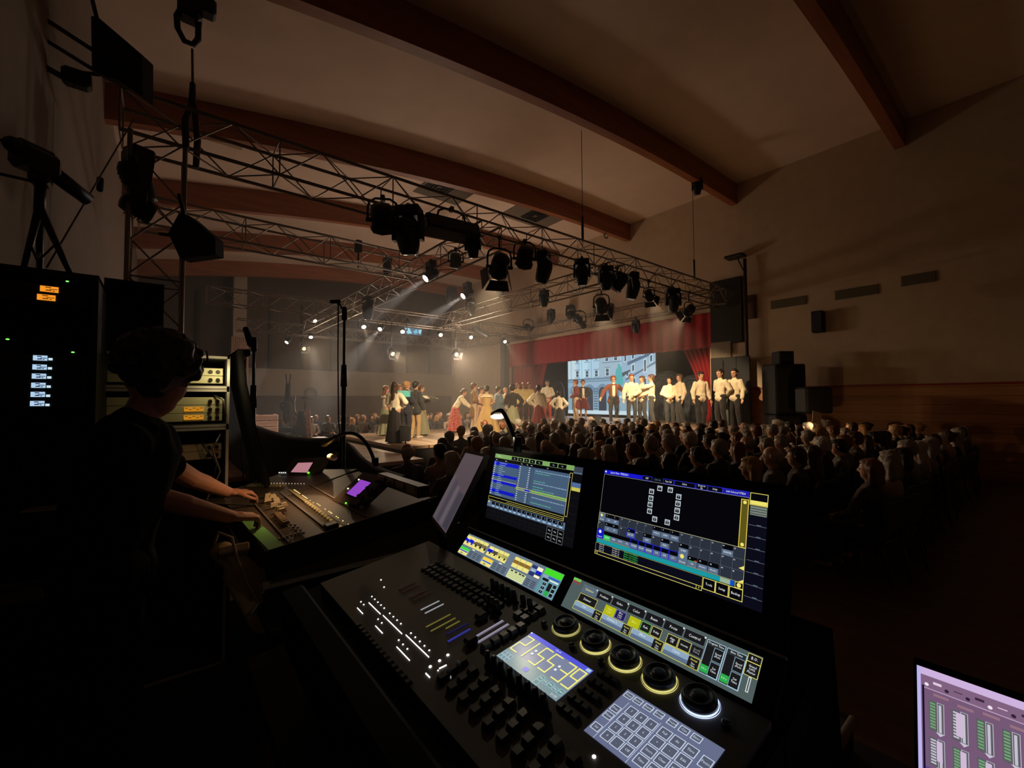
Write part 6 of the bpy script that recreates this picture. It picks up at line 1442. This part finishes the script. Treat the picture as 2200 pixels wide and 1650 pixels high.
# chain hoist and sling at the top left
c0 = at(408, 30, 5.5)
t = thing('chain_hoist', 'black chain hoist with a hanging chain loop, cut by the top edge at the left', 'hoist', c0)
b = MB(); b.box((.0, 0, .12), (.26, .26, .42), m_gun, bev=.05); b.box((.16, -.05, .14), (.22, .2, .2), m_gun, bev=.03); b.build('hoist_motor', t)
b = MB(); b.path([(-.06, 0, .1), (-.13, 0, -.1), (-.12, 0, -.25), (-.05, 0, -.38), (.04, 0, -.38), (.09, 0, -.28), (.09, 0, 0)], .035, 8, m_gun); b.build('chain_loop', t)
wt = at(413, 105, 5.5); wb = at(414, 182, 5.5)
b = MB(); b.tube(wt-c0, wb-c0, .014, m=mat('rusty_chain', (.20, .11, .05), .6)); b.tube((0, 0, .3), (0, 0, beam_z(c0.x)+.6-c0.z), .012, m=m_gun); b.build('chain', t)
t = thing('lifting_sling', 'dark red-brown sling with two legs holding the front truss at the left', 'sling', wb); m_sl = mat('sling_webbing', (.05, .018, .015), .8)
b = MB(); b.cap((0, 0, 0), (0, 0, -.22), .035, .045, m_gun); b.build('hook', t)
for q in (-1, 1): b = MB(); b.path([(0, 0, -.15), (q*.03, 0, -.35), (q*.07, q*.2, -.60), (q*.06, q*.24, -.95)], [.03, .035, .04, .035], 8, m_sl); b.build('sling_leg', t)
a0, a1 = at(288, 255, 4.9), at(100, 575, 3.7)
t = thing('guy_rope', 'thin rope running diagonally down from the truss to the left', 'rope', a0); b = MB(); b.tube((0, 0, 0), a1-a0, .007, m=m_alud); b.build('rope', t)
a0 = at(215, 396, 4.45); t2_ = b = MB(); b.cap(a0-t.location-Vector((0, 0, .05)), a0-t.location+Vector((0, 0, .05)), .03, .03, m_gun); b.build('turnbuckle', t)
c0 = at(128, 118, 4.3)
t = thing('wall_bracket', 'dim bracket with clamped bars at the left wall, top left', 'bracket', c0)
b = MB(); m_dim = mat('dim_steel', (.06, .045, .045), .6); b.tube((-.35, -.1, .35), (.3, .1, .2), .022, m=m_dim); b.tube((-.1, 0, .1), (.35, .1, -.02), .02, m=m_dim); b.tube((-.3, 0, -.1), (.12, .05, -.22), .03, m=m_dim); b.tube((-.1, -.02, .4), (-.12, .02, -.3), .02, m=m_dim); b.build('bars', t)
b = MB(); b.box((.12, .05, -.16), (.22, .16, .16), m_gun, bev=.03); b.build('clamp', t)
# pillar and far-wall things
P = on(513, 760, 1, 24.6); t = thing('wall_pillar', 'pale pillar with draped cloth at the far left corner of the hall', 'pillar', (P.x, 24.6, 0))
b = MB(); b.box((0, 0, 4.0), (.55, .5, 8.0), mat('pillar_plaster', (.42, .32, .24), .8)); b.build('pillar_shaft', t)
b = MB(); mdr = mat('pillar_cloth', (.55, .36, .26), .8)
for i in range(9): b.tube((-.35+i*.085, -.32, 1.2), (-.32+i*.08, -.32, 5.0), .05, .04, 8, mdr)
b.build('cloth_drape', t)
P = on(668, 845, 1, 24.85); t = thing('wall_ring', 'faint dark round wreath on the far wall', 'wreath', P)
b = MB(); b.path([(.27*math.cos(2*PI*i/24), 0, .27*math.sin(2*PI*i/24)) for i in range(24)], .06, 8, mat('wreath_dark', (.13, .10, .075), .9, bump=.6, nscale=20), True); b.build('ring', t)
P = on(868, 703, 1, 16.5); Q = on(906, 721, 1, 16.5)
t = thing('stage_monitor', 'small pale blue picture glowing among the back row of lamps', 'monitor', P, basis((1, 0, 0), (0, 0, 1), (0, -1, 0))); W2, H2 = Q.x-P.x, P.z-Q.z
b = MB(); b.box((W2/2, -H2/2, -.04), (W2+.08, H2+.08, .06), m_gun); b.build('frame', t)
D = Disp(W2, H2, .002); D.rect(0, 0, 1, 1, glow(60, 95, 115), 0); D.poly([(.05, .1), (.3, .05), (.45, .8), (.2, .95)], glow(150, 215, 235), 1); D.poly([(.5, .5), (.7, .1), (.8, .6), (.6, .9)], glow(110, 185, 215), 1); D.poly([(.8, .2), (1, .1), (.95, .7), (.85, .8)], glow(160, 220, 240), 1); D.build('display', t)
b = MB(); b.tube((W2/2, 0, -.04), (W2/2, TB-P.z+.02, -.04), .015, m=m_gun); b.build('hanger', t)
# wooden crates, plank and the machine prop at the left of the platform
m_plank = wood_mat('pale_planks', (.40, .22, .14), (.58, .36, .25), 'X', 3, boards=(2, .17))
P = at(543, 915, 13.0); P.z = .58
t = thing('wooden_crate_wall', 'stack of pale wooden planks and crates at the left, behind the shorter microphone stand', 'crate', P, basis((1, 0, 0), (0, 1, 0), (0, 0, 1)))
b = MB()
for i in range(5): b.box((0, 0, .11+i*.185), (1.35, .12, .165), m_plank, bev=.01)
b.build('planks', t); b = MB()
for x in (-.6, .1, .6): b.box((x, .09, .48), (.1, .06, .95), m_plank)
b.build('battens', t)
P = at(634, 938, 15.9); P.z = .58; fr = basis((HX.x, HX.y, 0), (HF.x, HF.y, 0), (0, 0, 1))
t = thing('machine_prop', 'tall dark iron machine with wheels and levers at the left of the platform', 'stage prop', P, fr); m_ir = mat('dark_iron', (.03, .024, .024), .35, .6)
b = MB(); b.box((-.35, 0, .30), (1.0, .6, .16), m_ir, bev=.03); b.cap((-.75, 0, .2), (-.75, 0, .42), .06, .08, m_trim); b.box((.25, 0, .28), (.5, .5, .38), m_ir, bev=.05); b.build('base', t)
b = MB(); b.hexa([(-.42, -.08, .6), (-.2, -.08, .6), (-.2, .08, .6), (-.42, .08, .6), (-.34, -.05, 2.0), (-.22, -.05, 2.0), (-.22, .05, 2.0), (-.34, .05, 2.0)], m_ir); b.tube((-.33, 0, 2.0), (-.37, 0, 2.35), .02, m=m_ir); b.tube((-.23, 0, 2.0), (-.19, 0, 2.35), .02, m=m_ir); b.tube((-.2, 0, 1.5), (-.05, 0, 1.2), .03, m=m_ir); b.build('mast', t)
b = MB(); b.lathe([(.17, -.06), (.20, -.03), (.20, .03), (.17, .06)], 20, m_ir, Matrix.Translation((-.32, -.1, 1.15)) @ Matrix.Rotation(PI/2, 4, 'X')); b.lathe([(.04, -.1), (.04, .1)], 10, m_trim, Matrix.Translation((-.36, -.12, 1.2)) @ Matrix.Rotation(PI/2, 4, 'X')); b.build('flywheel', t)
b = MB(); b.path([(-.02, 0, 1.55), (-.05, 0, 1.3), (-.03, 0, 1.0), (.08, 0, .75), (.2, 0, .6)], .035, 8, m_trim); b.path([(-.3, -.1, 1.0), (-.28, -.1, .8), (-.3, -.1, .55)], .03, 8, m_trim); b.build('levers', t)
b = MB(); b.lathe([(.2, .48), (.17, .8), (.12, 1.0)], 14, m_ir, Matrix.Translation((.25, 0, 0))); b.tube((.35, 0, 1.0), (.38, 0, 1.5), .03, m=m_ir); b.tube((.22, 0, 1.45), (.45, 0, 1.5), .025, m=m_ir); b.build('hopper', t)
P = at(662, 942, 15.3); P.z = .58
t = thing('upright_plank', 'single pale wooden board standing beside the iron machine', 'board', P, fr); b = MB(); b.hexa([(-.02, -.02, 0), (.12, -.02, 0), (.12, .02, 0), (-.02, .02, 0), (-.12, -.02, 1.05), (.05, -.02, 1.05), (.05, .02, 1.05), (-.12, .02, 1.05)], m_plank); b.build('board', t)
# small speakers at the stage edges
t = thing('stage_loudspeaker', 'small black loudspeaker on a short pole before the thrust stage', 'loudspeaker', Vector((*at(871, 950, 11.9).xy, 0)), fr)
z0 = at(871, 950, 11.9).z; b = MB(); b.box((0, 0, z0+.24), (.26, .24, .42), m_spk, bev=.015); b.build('cabinet', t); b = MB(); b.tube((0, 0, .03), (0, 0, z0+.05), .02, m=m_gun); b.lathe([(.2, 0), (.2, .02), (.05, .04)], 16, m_gun); b.build('pole', t)
b = MB(); b.box((0, -.125, z0+.24), (.23, .01, .38), m_grill); b.build('grille', t); b = MB(); b.box((0, -.12, z0+.458), (.26, .02, .015), m_trim); b.build('top_edge', t)
for px, py, Z, z0, lab in ((1283, 908, 15.8, 1.0, 'small dark loudspeaker box on the rear stage edge below the screen'), (1163, 938, 14.0, 0, 'dark box before the stage below the burgundy-skirted actor')):
    p = at(px, py, Z); t = thing('stage_box', lab, 'box', (p.x, p.y, z0), fr); hh = .33 if z0 else p.z+.42
    b = MB(); b.box((0, 0, hh/2), (.26 if z0 else .45, .26, hh), m_spk, bev=.01); b.build('cabinet', t); b = MB(); b.box((0, -.135, hh*.5), (.2, .01, hh*.7), m_grill); b.build('grille', t)
# stage-side wall: drapes, pole, panels, vents, speakers
UW = U1-.01
def wallbox(name, lab, cat, x0, y0, x1, y1, dep, m, u=UW, part='panel', group=None):
    A, B = on(x0, y0, 0, u), on(x1, y1, 0, u); t = thing(name, lab, cat, (u, (A.y+B.y)/2, (A.z+B.z)/2), None, group)
    b = MB(); b.box((-dep/2, 0, 0), (dep, abs(A.y-B.y), abs(A.z-B.z)), m, bev=min(.02, dep/4)); b.build(part, t); return t, abs(A.y-B.y), abs(A.z-B.z)
m_dg = mat('dark_grey_cloth', (.03, .028, .026), .95, bump=.3, nscale=5)
t, w_, h_ = wallbox('black_drape', 'dark drape on the wall right of the red valance', 'drape', 1526, 608, 1598, 735, .08, m_dg)
t, w_, h_ = wallbox('grey_cloth', 'grey-brown cloth hanging on the wall above the black panels, right of the opening', 'cloth', 1530, 737, 1574, 782, .10, mat('grey_brown_cloth', (.22, .18, .13), .9, bump=.4, nscale=4))
t = thing('black_screen_wall', 'black folding panels behind the two rightmost actors', 'panel', (14.72, 0, 1.0)); A, B = on(1528, 770, 0, 14.75), on(1612, 770, 0, 14.75)
for k in range(3):
    y0, y1 = A.y+(B.y-A.y)*k/3, A.y+(B.y-A.y)*(k+1)/3; b = MB(); b.box((.03*(k % 2), (y0+y1)/2, (A.z-1.0)/2), (.05, abs(y1-y0)-.015, A.z-1.0), m_black, bev=.01); b.build('panel_leaf', t)
b = MB(); b.box((-.02, (A.y*.6+B.y*.4), .6), (.03, .12, 1.2), mat('grey_streak', (.10, .11, .11), .7)); b.build('grey_stripe', t)
A, B = on(1600, 556, 0, 14.9), on(1604, 772, 0, 14.9)
t = thing('speaker_pole', 'tall dark pole with a flat lamp at its top, right of the stage opening', 'pole', (14.9, A.y, 0)); b = MB(); b.tube((0, 0, .02), (0, 0, A.z), .055, m=mat('pole_brown', (.03, .018, .012), .6)); b.box((0, 0, .01), (.4, .4, .02), m_gun); b.build('shaft', t)
C0 = on(1580, 552, 0, 14.9); b = MB(); b.box((-.02, C0.y-A.y, C0.z-.0), (.4, abs(on(1562, 552, 0, 14.9).y-A.y), .10), m_gun, bev=.02); b.build('flat_lamp', t)
b = MB(); b.tube((0, 0, A.z-.5), (0, (C0.y-A.y)*.8, C0.z-.05), .02, m=m_gun); b.build('brace', t)
wallbox('wall_panel', 'small brown box panel on the wall beside the tall pole', 'panel', 1606, 636, 1626, 684, .08, mat('brown_panel', (.10, .055, .035), .7))
for lab, q in (('ventilation grille in the right wall, nearest the stage', (1656, 640, 1732, 660)), ('ventilation grille in the right wall, middle one of three', (1794, 618, 1886, 638)), ('ventilation grille in the right wall, farthest right and dimmest', (1936, 588, 2010, 610))):
    A, B = on(q[0], (q[1]+q[3])/2+4, 0, UW), on(q[2], (q[1]+q[3])/2-4, 0, UW); zc = (A.z+B.z)/2; t = thing('air_vent', lab, 'vent', (UW, (A.y+B.y)/2, zc)); b = MB(); W2 = abs(A.y-B.y)
    b.box((-.01, 0, 0), (.03, W2, .27), mat('vent_grey', (.16, .125, .07), .8)); b.build('frame', t); b = MB()
    for k in range(5): b.box((-.03, 0, -.1+k*.05), (.02, W2-.08, .02), mat('vent_slat', (.10, .08, .045), .8))
    b.build('slats', t)
t, w_, h_ = wallbox('wall_loudspeaker', 'black loudspeaker mounted on the right wall above the dark speaker stack', 'loudspeaker', 1749, 672, 1775, 714, .3, m_spk, part='cabinet'); b = MB(); b.box((-.305, 0, 0), (.01, w_-.06, h_-.06), m_grill); b.build('grille', t)
# big speaker stack
p = at(1686, 930, 12.7); t = thing('loudspeaker_stack', 'tall black loudspeaker tower, wide cabinet, standing right of the stage', 'loudspeaker', (p.x, p.y, 0), fr); zt_ = at(1686, 783, 12.7).z
b = MB(); b.box((0, 0, zt_*.25), (.9, .7, zt_*.5-.01), m_spk, bev=.03); b.build('bass_cabinet', t); b = MB(); b.box((0, 0, zt_*.75), (.88, .7, zt_*.5-.01), m_spk, bev=.03); b.build('upper_cabinet', t)
b = MB(); b.box((0, -.355, zt_*.25), (.8, .01, zt_*.42), m_grill); b.box((0, -.355, zt_*.75), (.8, .01, zt_*.42), m_grill); b.build('grille', t)
t = thing('loudspeaker', 'smaller black loudspeaker sitting on top of the speaker stack', 'loudspeaker', (p.x, p.y, zt_), fr); zz = at(1686, 755, 12.7).z-zt_; b = MB(); b.box((0, 0, zz/2), (.43, .4, zz), m_spk, bev=.02); b.build('cabinet', t); b = MB(); b.box((0, -.205, zz/2), (.37, .01, zz-.06), m_grill); b.build('grille', t)
p = at(1750, 930, 11.6); t = thing('stand_loudspeaker', 'dark boxy loudspeaker on a stand right of the speaker stack', 'loudspeaker', (p.x, p.y, 0), fr); z1, z0 = at(1750, 832, 11.6).z, at(1750, 888, 11.6).z
b = MB(); b.box((0, 0, (z0+z1)/2), (.72, .5, z1-z0), m_spk, bev=.05); b.build('cabinet', t); b = MB(); b.tube((0, 0, .02), (0, 0, z0+.02), .03, m=m_gun)
for k in range(3): a_ = k*2.094; b.tube((0, 0, .5), (.4*math.cos(a_), .4*math.sin(a_), .01), .018, m=m_gun)
b.build('stand', t)
p = at(1756, 935, 10.2); t = thing('music_stand', 'lit sheet on a small stand at the right, below the dark boxy loudspeaker', 'music stand', (p.x, p.y, 0), fr); zt_ = at(1750, 893, 10.2).z
b = MB(); b.tube((0, 0, .02), (0, 0, zt_-.15), .012, m=m_gun)
for k in range(3): a_ = k*2.094; b.tube((0, 0, .35), (.25*math.cos(a_), .25*math.sin(a_), .01), .008, m=m_gun)
b.build('stand', t)
b = MB(); b.box((0, 0, 0), (.2, .012, .30), mat('sheet_paper', (.7, .58, .4), .8), T=Matrix.Translation((0, 0, zt_-.05)) @ Matrix.Rotation(R(-18), 4, 'X') @ Matrix.Rotation(R(18), 4, 'Y')); b.build('sheet', t)
l = link_light('stand_lamp', 'POINT', t, 9, (1, .62, .28), shadow_soft_size=.03); l.location = (.12, .15, zt_-.18)
p = at(1710, 962, 5.6); t = thing('folded_paper', 'white folded paper held up among the dark spectators at the right', 'paper', p, fr); b = MB(); b.T = Matrix.Rotation(R(42), 4, 'Y'); b.box((0, 0, 0), (.17, .05, .02), mat('white_folded_paper', (.9, .88, .86), .7)); b.build('sheet', t)
bake_pending()
bpy.context.view_layer.update()
